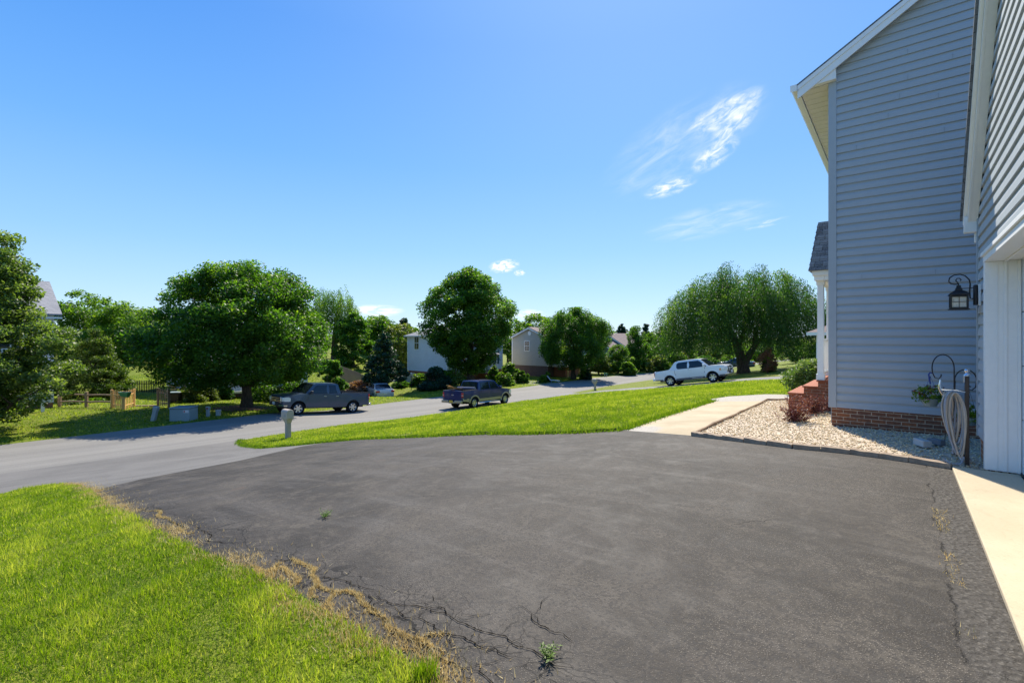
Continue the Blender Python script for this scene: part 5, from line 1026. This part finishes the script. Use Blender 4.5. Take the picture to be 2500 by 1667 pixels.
# fences and gates of the left yard
def rail_fence():
    o=thing('rail_fence','brown two rail split fence running left from the new picket gate','fence',(0,0,0)); A=(X2(146,30.6),30.6); B=(X2(276,30.6),30.6); n=3
    for k in range(n):
        x=A[0]+(B[0]-A[0])*(k/(n-1)); b=MB(); b.box(-.08,.08,-.06,.06,-.2,1.0); b.build('post',M['wood_rail'],o,(x,A[1],zf(x,A[1])),.1*k,bevel=.01)
    for h in (.36,.80):
        for k in range(n-1):
            x0=A[0]+(B[0]-A[0])*k/(n-1); x1=A[0]+(B[0]-A[0])*(k+1)/(n-1); b=MB(); b.tube([(x0-.1,A[1]-.02,zf(x0,A[1])+h-.02),((x0+x1)/2,A[1]-.03,zf(x0,A[1])+h+.01),(x1+.1,A[1]-.02,zf(x1,A[1])+h)],.055,7); b.build('rail',M['wood_rail'],o)
rail_fence()
def pickets(name,label,cat,p0,p1,h,n,w,m,posts=True,top=.06,sag=0):
    o=thing(name,label,cat,(0,0,0)); L_=math.dist(p0,p1); a=math.atan2(p1[1]-p0[1],p1[0]-p0[0])
    pl=MB()
    for k in range(n):
        t=(k+.5)/n; x,y=p0[0]+(p1[0]-p0[0])*t,p0[1]+(p1[1]-p0[1])*t; z=zf(x,y); hh=h+sag*math.sin(t*math.pi); T=Matrix.Translation((x,y,z+.04))@Matrix.Rotation(a,4,'Z')
        pl.prism([(-w/2,0),(w/2,0),(w/2,hh-top),(w*.2,hh),(-w*.2,hh),(-w/2,hh-top)],-.012,.008,'y',T)
    pl.build('pickets',M[m],o,smooth=0)
    for hz_ in (.22,.78):
        b=MB(); z0,z1=zf(*p0)+h*hz_,zf(*p1)+h*hz_; b.tube([(p0[0],p0[1]+.03,z0),(p1[0],p1[1]+.03,z1)],.035,4); b.build('rail',M[m],o,smooth=0)
    if posts:
        for q in (p0,p1): b=MB(); b.box(-.06,.06,-.06,.06,-.2,h+.05); b.build('post',M[m],o,(q[0],q[1],zf(*q)),a,bevel=.008)
    return o
def pxy(px,Y): return (X2(px,Y),Y)
pickets('picket_gate','new golden cedar picket gate standing left of the yard opening','gate',pxy(273,30.4),pxy(300,29.7),1.12,7,.085,'wood_new')
pickets('picket_gate','second new cedar gate leaf carrying the green plastic trough','gate',pxy(303,29.7),pxy(327,31.2),1.12,6,.085,'wood_new')
pickets('picket_gate','weathered brown picket gate right of the yard opening','gate',pxy(386,31.6),pxy(412,30.9),1.15,6,.09,'wood_old')
pickets('picket_fence','dark picket fence crossing the lawn behind the open gate','fence',pxy(292,39),pxy(402,39),1.0,26,.07,'black',False)
pickets('board_fence','weathered board fence behind the pale sedan','fence',pxy(832,50),pxy(918,48),1.45,30,.13,'wood_old',True,.03,.06)
x,y=pxy(303,29.62); o=thing('plastic_trough','green plastic trough hooked over the cedar gates','trough',(x,y,zf(x,y)+.86),R(-8))
b=MB(); b.add([(-.34,-.08,.24),(.34,-.08,.24),(.34,.20,.24),(-.34,.20,.24),(-.24,-.04,0),(.26,-.04,-.08),(.26,.12,-.08),(-.24,.12,0)],[(0,1,5,4),(1,2,6,5),(2,3,7,6),(3,0,4,7),(4,5,6,7)]); b.build('body',M['green_plastic'],o,bevel=.01); b=MB(); b.tube([(-.34,-.08,.24),(.34,-.08,.24),(.34,.20,.24),(-.34,.20,.24),(-.34,-.08,.24)],.018,6); b.build('rim',mat('pale_green_rim',(.35,.6,.42),.4),o)
x,y=pxy(350,31.4); tag(MB().box(-.75,.75,-.12,.12,-.1,.06).build('threshold_board',M['wood_old'],None,(x,y,zf(x,y)),R(5),bevel=.01),'low timber sill lying across the open yard entrance','timber')
x,y=pxy(428,33.5); o=thing('waste_bin','dark wheeled bin between the weathered gate and the shrub','bin',(x,y,zf(x,y)),.2); MB().box(-.34,.34,-.3,.3,.05,.68).build('body',M['black'],o,bevel=.04); MB().box(-.37,.37,-.34,.33,.685,.75).build('lid',M['util'],o,bevel=.02); b=MB(); b.tube([(-.3,.3,.1),(.3,.3,.1)],.09,12); b.build('wheels',M['rubber'],o)
x,y=pxy(425,35.5); o=thing('wooden_stairs','orange brown wooden deck stairs behind the dark bin','stairs',(x,y,zf(x,y)),R(20))
for k in range(5): MB().box(-.6+.0,.6,.25*k,.25*k+.27,.17*k+.1,.17*k+.15).build('tread',M['wood_new'],o,bevel=.006)
for s in (-1,1): MB().prism([(0,0),(1.25,.85),(1.25,1.0),(0,.17)],.6*s,.64*s,'x').build('stringer',M['wood_new'],o,smooth=0)
MB().box(-.6,.6,1.25,2.4,.86,.92).build('landing',M['wood_new'],o)
# ---------------------------------------------------------------- neighbouring houses
def window(parent,c,w,h,ax,sgn,m='glass',frame='white',shut=None):
    """ax='x': wall plane perpendicular to x (faces sgn*x), c=(x,y,z) centre on the wall"""
    def bx(nm,mm,a0,a1,o0,o1,z0,z1,par):
        lo,hi=sorted((o0*sgn,o1*sgn)); b=MB()
        if ax=='x': b.box(c[0]+lo,c[0]+hi,c[1]+a0,c[1]+a1,c[2]+z0,c[2]+z1)
        else: b.box(c[0]+a0,c[0]+a1,c[1]+lo,c[1]+hi,c[2]+z0,c[2]+z1)
        return b.build(nm,M[mm],par,smooth=0)
    f=bx('window',frame,-w/2-.08,w/2+.08,.0,.05,-h/2-.08,h/2+.08,parent); bx('pane',m,-w/2,w/2,.051,.055,-h/2,h/2,f); bx('muntin',frame,-w/2,w/2,.056,.066,-.025,.025,f); bx('muntin',frame,-.015,.015,.0665,.072,-h/2,h/2,f)
    if shut:
        for s in (-1,1): bx('shutter',shut,*( (w/2+.1,w/2+.5) if s>0 else (-w/2-.5,-w/2-.1)),.0,.045,-h/2-.05,h/2+.05,f)
def nhouse(label,u,d,L_,Wd,hw_,pitch,z,mw,mr,found=.8,brick='brick',hip=False,over=.35):
    """local x=u direction, y=d direction; body u..u+L_, d..d+Wd; ridge along u"""
    x,y=P(u,d); o=thing('neighbour_house',label,'house',(x,y,z),HZ)
    sd=MB(); n=int((hw_-found)/.2)
    MB().box(0,L_,0,Wd,found,hw_).build('wall',M[mw],o,smooth=0); MB().box(.03,L_-.03,.03,Wd-.03,-1.2,found).build('foundation',M[brick],o,smooth=0)
    siding('siding',o,lambda s,zz,of:(-.004-of,s,zz),found,.2,found,hw_+(0 if hip else pitch*Wd/2-.05),lambda zz:0 if zz<hw_ else (zz-hw_)/pitch,lambda zz:Wd if zz<hw_ else Wd-(zz-hw_)/pitch,M[mw])
    siding('siding',o,lambda s,zz,of:(s,-.004-of,zz),found,.2,found,hw_,lambda zz:0,lambda zz:L_,M[mw])
    rz=hw_+pitch*Wd/2; ov=over; lo=hw_-pitch*ov
    if hip:
        b=MB(); h=Wd/2+ov; b.add([(-ov,-ov,lo),(L_+ov,-ov,lo),(L_+ov,Wd+ov,lo),(-ov,Wd+ov,lo),(h-ov,Wd/2,rz),(L_-h+ov,Wd/2,rz),(-ov,-ov,lo-.02),(L_+ov,-ov,lo-.02),(L_+ov,Wd+ov,lo-.02),(-ov,Wd+ov,lo-.02)],[(0,1,5,4),(1,2,5),(2,3,4,5),(3,0,4),(6,9,8,7),(0,3,9,6),(1,0,6,7),(2,1,7,8),(3,2,8,9)]); b.build('roof',M[mr],o,smooth=0)
    else:
        b=MB()
        for s in (0,1):
            f=(lambda v:v) if s==0 else (lambda v:Wd-v); b.prism([(f(-ov),lo+.06),(f(Wd/2),rz+.06),(f(Wd/2),rz+.16),(f(-ov),lo+.16)],-ov,L_+ov,'x')
        b.build('roof',M[mr],o,smooth=0)
        b=MB()
        for s in (0,1):
            f=(lambda v:v) if s==0 else (lambda v:Wd-v); b.prism([(f(-ov),lo-.12),(f(Wd/2),rz-.12),(f(Wd/2),rz+.055),(f(-ov),lo+.055)],-ov,-ov+.03,'x')
        b.build('rake_board',M['white'],o,smooth=0)
    b=MB(); b.box(-ov,L_+ov,-ov-.1,-ov+.0,lo-.14,lo-.03); b.box(-ov-.1,-ov,-ov,Wd+ov,lo-.14,lo-.03) if hip else None; b.build('gutter',M['white'],o,smooth=0)
    
    for yy in (-.06,Wd-.08): MB().box(-.06,.08,yy,yy+.14,found,hw_-.05).build('corner_board',M['white'],o,smooth=0)
    return o
# house 1: pale two storey with shuttered windows behind the big round tree
u1,d1=ud(-7.85,58.0); z1=-3.95
h1=nhouse('pale grey two storey neighbour house with navy shutters behind the tall round tree',float(u1),float(d1),10.4,7.5,5.9,.42,z1,'pale','shingle_lt',1.2,'brick_red',hip=True)
h1['label']='pale grey house with navy shutters and hipped roof behind the tall round tree'
window(h1,(0,5.7,4.8),.8,1.6,'x',-1)
for xx in (1.2,3.2): window(h1,(xx,0,2.85),1.0,1.7,'y',-1,'leaf_mid' if 0 else 'glass','white','shutter')
for xx in (1.4,5,8.6): window(h1,(xx,0,4.95),.9,1.3,'y',-1,'glass','white','shutter')
window(h1,(8.6,0,2.8),1.0,1.7,'y',-1,'glass','white','shutter')
MB().box(5.6,6.6,-.06,-.02,1.3,3.4).build('front_door',M['shutter'],h1)
b=MB(); b.box(5.0,7.4,-1.6,-.03,.9,1.15); b.build('porch_floor',M['wood_old'],h1)
b=MB()
for xx in (5.05,7.3): b.box(xx,xx+.12,-1.6,-1.48,1.151,3.3); b.box(xx,xx+.1,-1.48,-.05,2.05,2.13); b.box(xx,xx+.1,-1.48,-.05,1.25,1.33); b.box(xx,xx+.1,-.85,-.77,1.33,2.05)
b.build('porch_posts',M['white'],h1,smooth=0); MB().prism([(-1.9,3.3),(-.03,3.3),(-.03,4.0)],4.8,7.7,'x').build('porch_roof',M['shingle_lt'],h1,smooth=0)
# house 2: beige gable
u2,d2=ud(X2(1338,65.5),65.5); z2=-3.85
h2=nhouse('beige sided neighbour house with a white railed deck, between the two round trees',float(u2),float(d2),11,6.3,5.4,.42,z2,'beige','shingle_br',1.45,'brick2')
window(h2,(0,3.6,4.2),.75,1.35,'x',-1)
b=MB(); b.lathe([(.001,.05),(.28,.05),(.33,.0)],8,Matrix.Translation((-.02,3.15,6.0))@Matrix.Rotation(R(-90),4,'Y')); b.build('gable_vent',M['white'],h2)
b=MB(); b.box(1,7.2,-2.6,-.03,1.35,1.55); b.build('deck',M['white'],h2,smooth=0)
b=MB(); b.box(1,7.2,-2.6,-2.53,2.45,2.52); b.box(1,7.2,-2.6,-2.53,1.65,1.71); b.box(1,1.07,-2.6,-.03,2.45,2.52)
for k in range(40): b.box(1.05+.155*k,1.09+.155*k,-2.585,-2.545,1.71,2.45)
for k in range(14): b.box(1.015,1.055,-2.4+.17*k,-2.36+.17*k,1.56,2.45)
b.build('deck_railing',M['white'],h2,smooth=0)
for xx in (1,4,7.1): MB().box(xx,xx+.15,-2.6,-2.45,-.8,1.349).build('deck_post',M['wood_new'],h2,smooth=0)
b=MB(); b=MB(); b.box(1.4,7.1,-1.9,-.04,-1,1.3); b.build('porch_base',M['brick_red'],h2,smooth=0)
st2=MB()
for k in range(7): st2.box(7.25+.28*k,7.55+.28*k,-2.5,-1.3,1.3-.2*k,1.36-.2*k)
st2.prism([(7.2,1.5),(9.2,.1),(9.2,.3),(7.2,1.7)],-2.56,-2.5,'y'); st2.prism([(7.2,2.45),(9.2,1.0),(9.2,1.08),(7.2,2.52)],-2.56,-2.5,'y'); st2.build('stairs',M['white'],h2,smooth=0)
window(h2,(9,0,4.4),1.0,1.4,'y',-1)
# house 3 far right, blue grey gables
u3,d3=ud(X2(1534,92),92); h3=nhouse('dark blue grey neighbour house with brown roof, far off right of the dense round tree',float(u3),float(d3),9,9,4.6,.62,-5.2,'bluegrey','shingle_br',.6,'brick2')
u4,d4=ud(X2(1506,86),86); h4=nhouse('small dark blue gabled garage in front of the far brown roofed house',float(u4),float(d4),4,6,3.3,.62,-4.6,'bluegrey','shingle_br',.4,'brick2')
# house A far left
hA=nhouse('two storey neighbour house with grey shingle roof behind the leaning left tree',-17,42.2,13.9,9,6.3,.50,-3.2,'pale','shingle_lt',.7,'brick')
for xx in (3,7,11.5):
    for zz in (2.2,4.9): window(hA,(xx,0,zz),.95,1.5,'y',-1,'glass','white','shutter')
b=MB(); b.prism([(10.4,3.0),(13.4,3.0),(11.9,3.75)],-2.2,-.03,'y'); b.build('porch_roof',M['beige'],hA,smooth=0); b=MB(); b.box(10.5,10.65,-2.1,-1.95,.3,2.99); b.box(13.1,13.25,-2.1,-1.95,.3,2.99); b.build('porch_post',M['white'],hA,smooth=0)
# house B behind the maple
hB=nhouse('low white sided neighbour house mostly hidden behind the broad maple',5.2,42.5,8.6,8,3.0,.36,-3.25,'pale','shingle_lt',.6,'brick')
for xx in (1.5,4.2,7.2): window(hB,(xx,0,2.0),1.0,1.2,'y',-1,'glass','white','shutter')
b=MB(); b.box(.6,3.0,-1.6,-.03,.45,.6); b.box(.6,.7,-1.6,-1.5,.6,2.6); b.box(2.9,3.0,-1.6,-1.5,.6,2.6); b.box(.6,3,-1.6,-1.55,1.3,1.36)
for k in range(14): b.box(.7+.16*k,.73+.16*k,-1.59,-1.56,.6,1.3)
b.prism([(.6,2.6),(3.0,2.6),(1.8,3.1)],-1.7,-.03,'y'); b.build('porch',M['white'],hB,smooth=0)
b=MB()
for k in range(12): b.box(3.4+.12*k,3.43+.12*k,-2.2,-2.18,0,.62)
for k in range(6): b.box(3.4,4.8,-2.21,-2.19,.05+.11*k,.08+.11*k)
b.box(3.35,4.85,-2.23,-2.17,.62,.70); b.box(3.35,4.85,-2.23,-2.17,1.4,1.46); b.box(3.35,3.42,-2.23,-2.17,0,1.46); b.box(4.78,4.85,-2.23,-2.17,0,1.46); b.build('lattice',M['white'],hB,smooth=0)
# house C beyond the porch on the right
x5,y5=27,33; h5=thing('neighbour_house','pale house with a low hipped porch roof seen past our porch columns','house',(x5,y5,zf(x5,y5)),HZ)
def hC():
    x,y=X2(1974,30),30; u,d=ud(x,y); ho=h5; ho.location=(x,y,-.62); ho.rotation_euler=(0,0,HZ)
    b=MB(); b.add([(-.1,.1,2.55),(7,.1,2.55),(7,-6,2.55),(-.1,-6,2.55),(1.9,-1.9,3.45),(7,-1.9,3.45),(7,-6,3.45),(1.9,-6,3.45)],[(0,1,5,4),(0,4,7,3),(3,2,1,0),(4,5,6,7)]); b.build('porch_roof',M['shingle_br'],ho,smooth=0)
    b=MB(); b.box(-.1,7,.0,.11,2.36,2.545); b.box(-.105,.0,-6,.0,2.36,2.545); b.build('fascia',M['white'],ho,smooth=0)
    for yy in (-.45,-3): MB().box(.35,.52,yy-.08,yy+.08,0,2.36).build('porch_column',M['white'],ho,bevel=.01)
    MB().box(1.9,8,-9,-2.0,-.3,6.2).build('wall',M['pale'],ho,smooth=0); MB().prism([(-9.3,6.0),(-1.6,6.0),(-5.4,8.2)],1.6,8.3,'x').build('roof',M['shingle_br'],ho,smooth=0)
    MB().box(.1,7,-5.8,-.1,-.6,.0).build('porch_floor',M['brick'],ho,smooth=0)
hC()
# grey retaining wall beside house 1 and lamp post
x,y=pxy(980,56); tag(MB().prism([(-1.6,-.9),(1.5,-.6),(1.5,1.15),(-.2,.75),(-1.6,-.1)],-.15,.15,'y').build('retaining_wall',M['beige'],None,(x,y,zf(x,y)),R(20),smooth=0),'pale sloping retaining wall between the dark spruce and the pale house','retaining wall')
o=ground_thing('lamp_post','slim black garden lamp post in front of the pale house foundation','lamp post',1004,50); b=MB(); b.tube([(0,0,-.1),(0,0,1.55)],.035,8); b.build('post',M['black'],o); b=MB(); b.lathe([(.04,1.55),(.09,1.6),(.11,1.8),(.001,1.9)],8); b.build('lamp_head',M['frost'],o)
# garden stakes and ornament
for k,(px,h) in enumerate(((1469,.45),(1476,.6),(1481,.5))):
    o=ground_thing('garden_stake',['leftmost dark','middle pale','rightmost pale'][k]+' garden stake of the three on the verge beyond the far mailbox','garden stake',px,66,0,'three garden stakes'); MB().box(-.05,.05,-.03,.03,-.1,h).build('stake',M['black' if k==0 else 'util_lt'],o); MB().box(-.14,.14,-.04,-.031,h*.6,h).build('sign',M['green_plastic' if k else 'black'],o)
x,y=pxy(1352,58); o=thing('reclining_chair','pale reclining garden seat on the lawn before the beige house','garden chair',(x,y,zf(x,y)),R(10)); b=MB(); b.prism([(-.5,.25),(.7,.12),(.7,.2),(-.45,.34),(-.85,.85),(-.92,.8)],-.25,.25,'y'); b.build('seat',M['pale'],o); 
for sx_ in (-.4,.5): MB().box(sx_,sx_+.06,-.25,.25,0,.2).build('leg',M['util_lt'],o)
# ---------------------------------------------------------------- trees and shrubs
def tr(name,label,cat,px,Y,yt,yb,wpx,prof,leaf,ls,nl,ncl,seed,r0=.2,group=None,**k):
    x=X2(px,Y); z=zf(x,Y); zt=CAMZ+(822-yt)/1166*Y; zb=CAMZ+(822-yb)/1166*Y; h0=max(.05,zb-z); return tree(name,label,cat,x,Y,h0,max(.8,zt-z-h0),wpx/2/1166*Y,prof,leaf,ls,nl,ncl,seed,r0,group=group,z=z,**k)
def bs(name,label,px,Y,yt,wpx,leaf,ls,nl,ncl,seed,prof='mound',cat='shrub',group=None,**k):
    x=X2(px,Y); z=zf(x,Y); zt=CAMZ+(822-yt)/1166*Y; return bush(name,label,cat,x,Y,max(.25,zt-z),wpx/2/1166*Y,leaf,ls,nl,ncl,seed,prof,group,z=z,**k)
tr('maple_tree','broad dark maple with dense crown behind the slate pickup','tree',602,31.6,648,938,400,'round','leaf_maple',.19,120000,420,11,.33,rc=.8,limbs=9,shell=.6,lean=(-.35,0),fork=.6)
tr('maple_tree','leafy tree cut off by the left edge of the picture','tree',-55,21.5,560,1018,392,'leaning','leaf_left',.15,105000,420,23,.2,rc=.55,limbs=9,shell=.35,flat=.55)
tr('round_tree','tall round headed tree in front of the pale house behind the navy pickup','tree',1149,54,662,905,222,'fan','leaf_maple',.25,85000,420,31,.42,rc=.85,limbs=9,lean=(-.2,0),fork=.55)
tr('round_tree','dense compact round tree beside the street, casting shade on the road','tree',1400,62,757,893,172,'round','leaf_maple',.21,75000,380,41,.32,rc=.62,limbs=8,shell=.7,fork=.55,flat=1.3,z=None) if 0 else tr('round_tree','dense compact round tree beside the street casting shade on the road','tree',1400,62,757,893,172,'round','leaf_maple',.21,75000,380,41,.32,rc=.62,limbs=8,shell=.7,fork=.55,flat=1.3)
wx,wy=X2(1815,45.5),45.5; k_=wy/46
weeping('weeping_tree','wide weeping tree with hanging branches behind the silver pickup',wx,wy,1.5,8.0,7.2,'leaf_weep',51,.5,1750,.17,[([(0,0,-.3),(0,0,.4),(-.25,0,1.6),(-.7,.1,3),(-1.4,.2,4.6),(-2.2,.3,6.2)],[.75,.55,.42,.34,.22,.08]),([(-.1,0,.7),(.45,.05,1.5),(1.1,.1,2.6),(1.3,.2,4),(2.2,.2,6.2)],[.42,.32,.26,.2,.07]),([(-.5,.05,2.4),(.1,.1,4),(.2,.1,6.5)],[.25,.18,.06]),([(1.1,.1,2.6),(2.6,.3,4.2),(4.2,.5,5.6)],[.18,.14,.05]),([(-.9,.1,3.4),(-2.8,.2,4.8),(-4.6,.2,5.6)],[.2,.13,.05])],dens=1.9)
# willow and woodland behind the maple
wx2=X2(815,60); weeping('willow_tree','pale green willow rising behind the right side of the maple',wx2,60,1.6,7.2,3.2,'leaf_mid',61,.3,700,.20,[([(0,0,-.3),(.1,0,3),(.5,0,6.5)],[.4,.3,.1])])
BK=[ # px,Y,ytop,ybot,w,prof,leaf,n,seed,cat,label
(57,58,650,860,100,'round','leaf_mid',6000,70,'tree showing above the grey roof at the far left'),
(205,56,712,930,175,'round','leaf_bright',17000,71,'large mid green tree left of the maple, behind the conifer'),
(306,54,742,880,150,'round','leaf_bright',15000,72,'bright green tree beside the sloping lawn left of the maple'),
(262,74,735,880,90,'oval','leaf_mid',6000,73,'narrow green tree between the two left yard trees'),
(372,80,762,862,120,'round','leaf_mid',8000,74,'hazy tree just left of the maple, far back'),
(330,110,760,842,130,'round','leaf_yel',6000,75,'far pale tree on the rise left of the maple'),
(760,74,760,930,110,'round','leaf_mid',7000,76,'tree hidden behind the maple on its right'),
(862,58,768,930,95,'round','leaf_maple',11000,77,'dark green tree right of the willow'),
(918,72,772,930,110,'round','leaf_mid',9000,78,'mid green woodland tree above the dark spruce'),
(972,66,792,935,100,'oval','leaf_yel',8000,79,'yellow green tree at the left corner of the pale house'),
(985,96,776,890,74,'cone','leaf_blue',8000,80,'pointed conifer top left of the tall round tree'),
(1000,80,800,930,90,'round','leaf_bright',6000,81,'light green tree behind the pale house'),
(1048,100,790,880,70,'cone','leaf_blue',3000,82,'dark conifer behind the roof of the pale house'),
(1240,92,775,880,100,'round','leaf_mid',7000,83,'olive tree behind the left corner of the beige house'),
(1310,110,770,870,120,'round','leaf_mid',8000,84,'tree rising behind the beige house roof'),
(1372,118,768,860,110,'round','leaf_mid',7000,85,'tree behind the dense round tree, left side'),
(1440,120,790,870,110,'round','leaf_yel',6000,86,'pale tree behind the dense round tree, right side'),
(1518,118,792,905,62,'cone','leaf_blue',9000,87,'pointed dark conifer above the brown roofed far house'),
(1545,112,797,905,52,'cone','leaf_blue',7500,88,'narrow conifer right of the brown roofed far house'),
(1577,110,794,905,56,'cone','leaf_blue',7500,89,'conifer top just left of the weeping tree'),
(1616,100,796,905,60,'cone','leaf_blue',8000,90,'conifer top at the left fringe of the weeping tree'),
(1598,82,812,905,74,'round','leaf_bright',7000,91,'bright round tree left of the weeping tree'),
(1650,90,815,905,90,'round','leaf_mid',6000,92,'green tree seen under the left side of the weeping tree'),
(1712,100,830,905,100,'round','leaf_yel',5000,93,'yellow green tree seen beneath the weeping branches'),
(1780,110,830,900,110,'round','leaf_mid',5000,94,'hazy tree behind the weeping tree trunk'),
(1850,100,825,900,110,'round','leaf_bright',6000,95,'light tree behind the russet shrub'),
(1150,110,790,880,160,'round','leaf_mid',5000,96,'wide tree hidden behind the tall round tree'),
(1680,150,800,880,200,'round','leaf_mid',6000,97,'broad distant tree behind the weeping tree'),
(1500,160,812,880,120,'round','leaf_mid',4000,98,'distant tree on the skyline right of the dense round tree'),
(1430,170,808,880,160,'round','leaf_mid',4000,99,'distant tree behind the small blue garage'),
(440,120,770,880,160,'round','leaf_mid',5000,100,'distant tree directly behind the left half of the maple'),
(560,110,760,900,200,'round','leaf_mid',5000,101,'distant tree directly behind the middle of the maple'),
(900,120,775,890,130,'round','leaf_bright',5000,102,'distant light green tree above the woodland edge'),
(20,75,700,900,160,'round','leaf_mid',5000,103,'tree behind the left neighbour house'),
]
for (px,Y,yt,yb,w,pf,lf,n,sd,lb) in BK:
    cone=pf=='cone'; tr('conifer_tree' if cone else 'background_tree',lb,'tree',px,Y,yt,yb,w,pf,lf,.0045*Y+.05,n,(170 if cone else 70 if n<8000 else 120),sd,.2,group='trees behind the houses',rc=(w/2/1166*Y)*(.20 if cone else .24),limbs=4)
tr('conifer_tree','dark pointed spruce left of the pale house','tree',940,47,806,935,100,'cone','leaf_blue',.20,20000,220,111,.2,rc=.38,limbs=3,shell=.75,flat=.5,up=.1)
tr('conifer_tree','broad cone shaped evergreen behind the split rail fence','tree',232,35.5,806,975,155,'cone','leaf_arb',.15,36000,300,112,.16,rc=.42,limbs=3,shell=.7,flat=.55,up=.1)
tr('columnar_tree','tall columnar hornbeam hedge tree left of the bright round tree','tree',1554,76,800,906,48,'column','leaf_maple',.24,14000,120,113,.15,rc=.45,limbs=4,flat=1.6)
tr('small_tree','clipped round headed tree in front of the small blue garage','tree',1509,72,844,905,66,'round','leaf_mid',.2,14000,110,114,.12,rc=.5,limbs=4)
tr('small_tree','olive brown round shrub tree right of the dense round tree','tree',1462,70,866,905,58,'round','leaf_yel',.2,11000,100,115,.12,rc=.5,limbs=4)
tr('small_tree','low spreading bright green tree on the right beyond the russet shrub','tree',1945,58,828,880,105,'flat','leaf_bright',.18,14000,110,116,.12,rc=.6,limbs=4)
tr('small_tree','upright russet topped shrub tree right of the weeping tree trunk','tree',1874,40,850,905,44,'oval','leaf_pink',.10,4500,60,117,.05,rc=.26,limbs=3)
bs('shrub','dark green base growth under the russet shrub tree',1876,40.5,878,38,'leaf_maple',.12,5000,60,118)
H_=[ # px,Y,ytop,w,leaf,n,seed,label
(1065,50,893,82,'leaf_blue',14000,121,'spiky dark juniper in front of the pale house'),
(480,34.5,940,86,'leaf_yel',9000,122,'mounded olive shrub left of the maple trunk'),
(548,36.5,946,44,'leaf_maple',4500,123,'dark clipped shrub right of the olive mound'),
(806,41,880,66,'leaf_maple',13000,124,'tall rounded ivy covered hedge behind the slate pickup cab'),
(680,38,915,120,'leaf_maple',12000,125,'long dark hedge behind the slate pickup windscreen'),
(876,46,931,54,'leaf_pink',5000,126,'pinkish brown mounded shrub in front of the board fence'),
(893,49,912,30,'leaf_bright',3000,127,'lime green shrub peeping over the board fence'),
(1204,57,893,26,'leaf_maple',4500,128,'dark upright shrub beside the white porch rail'),
(1244,58,888,54,'leaf_mid',8000,129,'large rounded bush before the beige house brickwork'),
(1275,57,901,28,'leaf_mid',3500,130,'smaller bush right of the large rounded bush'),
(1232,54,909,44,'leaf_bright',3500,131,'low bright planting at the foot of the rounded bush'),
(1120,49,912,34,'leaf_yel',4000,132,'yellow green shrub above the cab of the navy pickup'),
(1337,58,907,12,'leaf_maple',1500,133,'tiny clipped shrub beside the reclining chair'),
(1326,57,913,16,'leaf_bright',1500,134,'low pale tuft left of the tiny clipped shrub'),
(1425,62,893,22,'leaf_bright',2500,135,'light shrub right of the dense round tree trunk'),
(1436,61,899,18,'leaf_blue',2500,136,'small blue spruce on the lawn above the far mailbox'),
(1533,68,884,40,'leaf_bright',5000,137,'bright green bush at the edge of the street lawn'),
(1606,74,868,60,'leaf_yel',7000,138,'tawny ornamental shrub row left of the silver pickup'),
(1650,72,862,60,'leaf_mid',7000,139,'upright shrub behind the tail of the silver pickup'),
(1585,78,842,40,'leaf_mid',5000,140,'green shrub behind the tawny row'),
(1700,62,880,50,'leaf_yel',4500,141,'yellow shrub behind the cab of the silver pickup'),
(1687,55,893,26,'leaf_bright',2500,142,'low lime shrub behind the hood of the silver pickup'),
(1480,76,880,70,'leaf_maple',6000,143,'dark hedge behind the olive shrub tree'),
(1725,75,870,70,'leaf_maple',6000,144,'dark shrub under the weeping branches'),
(1800,78,868,80,'leaf_mid',6000,145,'shrub bed behind the weeping tree trunk'),
(225,33.2,985,40,'leaf_bright',2500,146,'low leafy planting along the split rail fence'),
(170,31.8,985,40,'leaf_var',2500,147,'pale flowering planting at the left end of the rail fence'),
(1100,58,905,70,'leaf_maple',6000,148,'dark foundation shrubs under the shuttered windows'),
(975,52,930,40,'leaf_maple',3500,149,'ivy clump on the brick corner of the pale house'),
(1020,53,912,40,'leaf_mid',4000,150,'loose shrub on the brick base of the pale house'),
(10,30,930,120,'leaf_mid',6000,151,'shrub row in front of the left neighbour house'),
]
for (px,Y,yt,w,lf,n,sd,lb) in H_:
    bs('blue_spruce' if 'spruce' in lb else 'shrub',lb,px,Y,yt,w,lf,.0038*Y+.02,n,60,sd,'cone' if ('spruce' in lb or 'juniper' in lb) else ('round' if 'upright' in lb or 'tall' in lb else 'mound'),rc=max(.12,w/2/1166*Y*.26))
bush('shrub','pale edged leafy bush growing beside the front porch steps','shrub',*P(8.9,2.6),1.05,.72,'leaf_var',.075,9000,110,160,'round',rc=.2)
tree('tree_stub','x','tree',0,-60,1,2,1,'round','leaf_mid',.3,10,5,1) if 0 else None
# mulch ring and stones under the maple
def mulch(x,y,rx,label):
    n=28; V=[(0,0,.09)]+[(math.cos(2*math.pi*k/n)*rx*(1+.1*math.sin(3*k)),math.sin(2*math.pi*k/n)*rx*(1+.1*math.cos(2*k)),.02) for k in range(n)]; z=zf(x,y)
    V=[(v[0],v[1],v[2]+zf(x+v[0],y+v[1])-z) for v in V]
    b=MB(); b.add(V,[(0,k+1,(k+1)%n+1) for k in range(n)]); tag(b.build('mulch_bed',mat('bark_mulch',(.10,.045,.03),.95,0,.35,12,.6,30),None,(x,y,z)),label,kind='stuff')
mulch(-17.6,31.3,1.7,'dark brown mulch around the maple trunk')
# green fringe leaves at the foreground tuft
xy=np.c_[rng.normal(-.44,.03,160),rng.normal(2.42,.03,160)]
V_,F_,T_=blades(xy,rng.uniform(.06,.13,160),rng.uniform(.005,.008,160),rng.uniform(.2,.6,160),.5)
tag(link('grass_tuft',raw_mesh('grass_tuft',V_,F_,T_),M['grass']),'taller green grass tuft at the lawn corner nearest the camera','grass tuft')
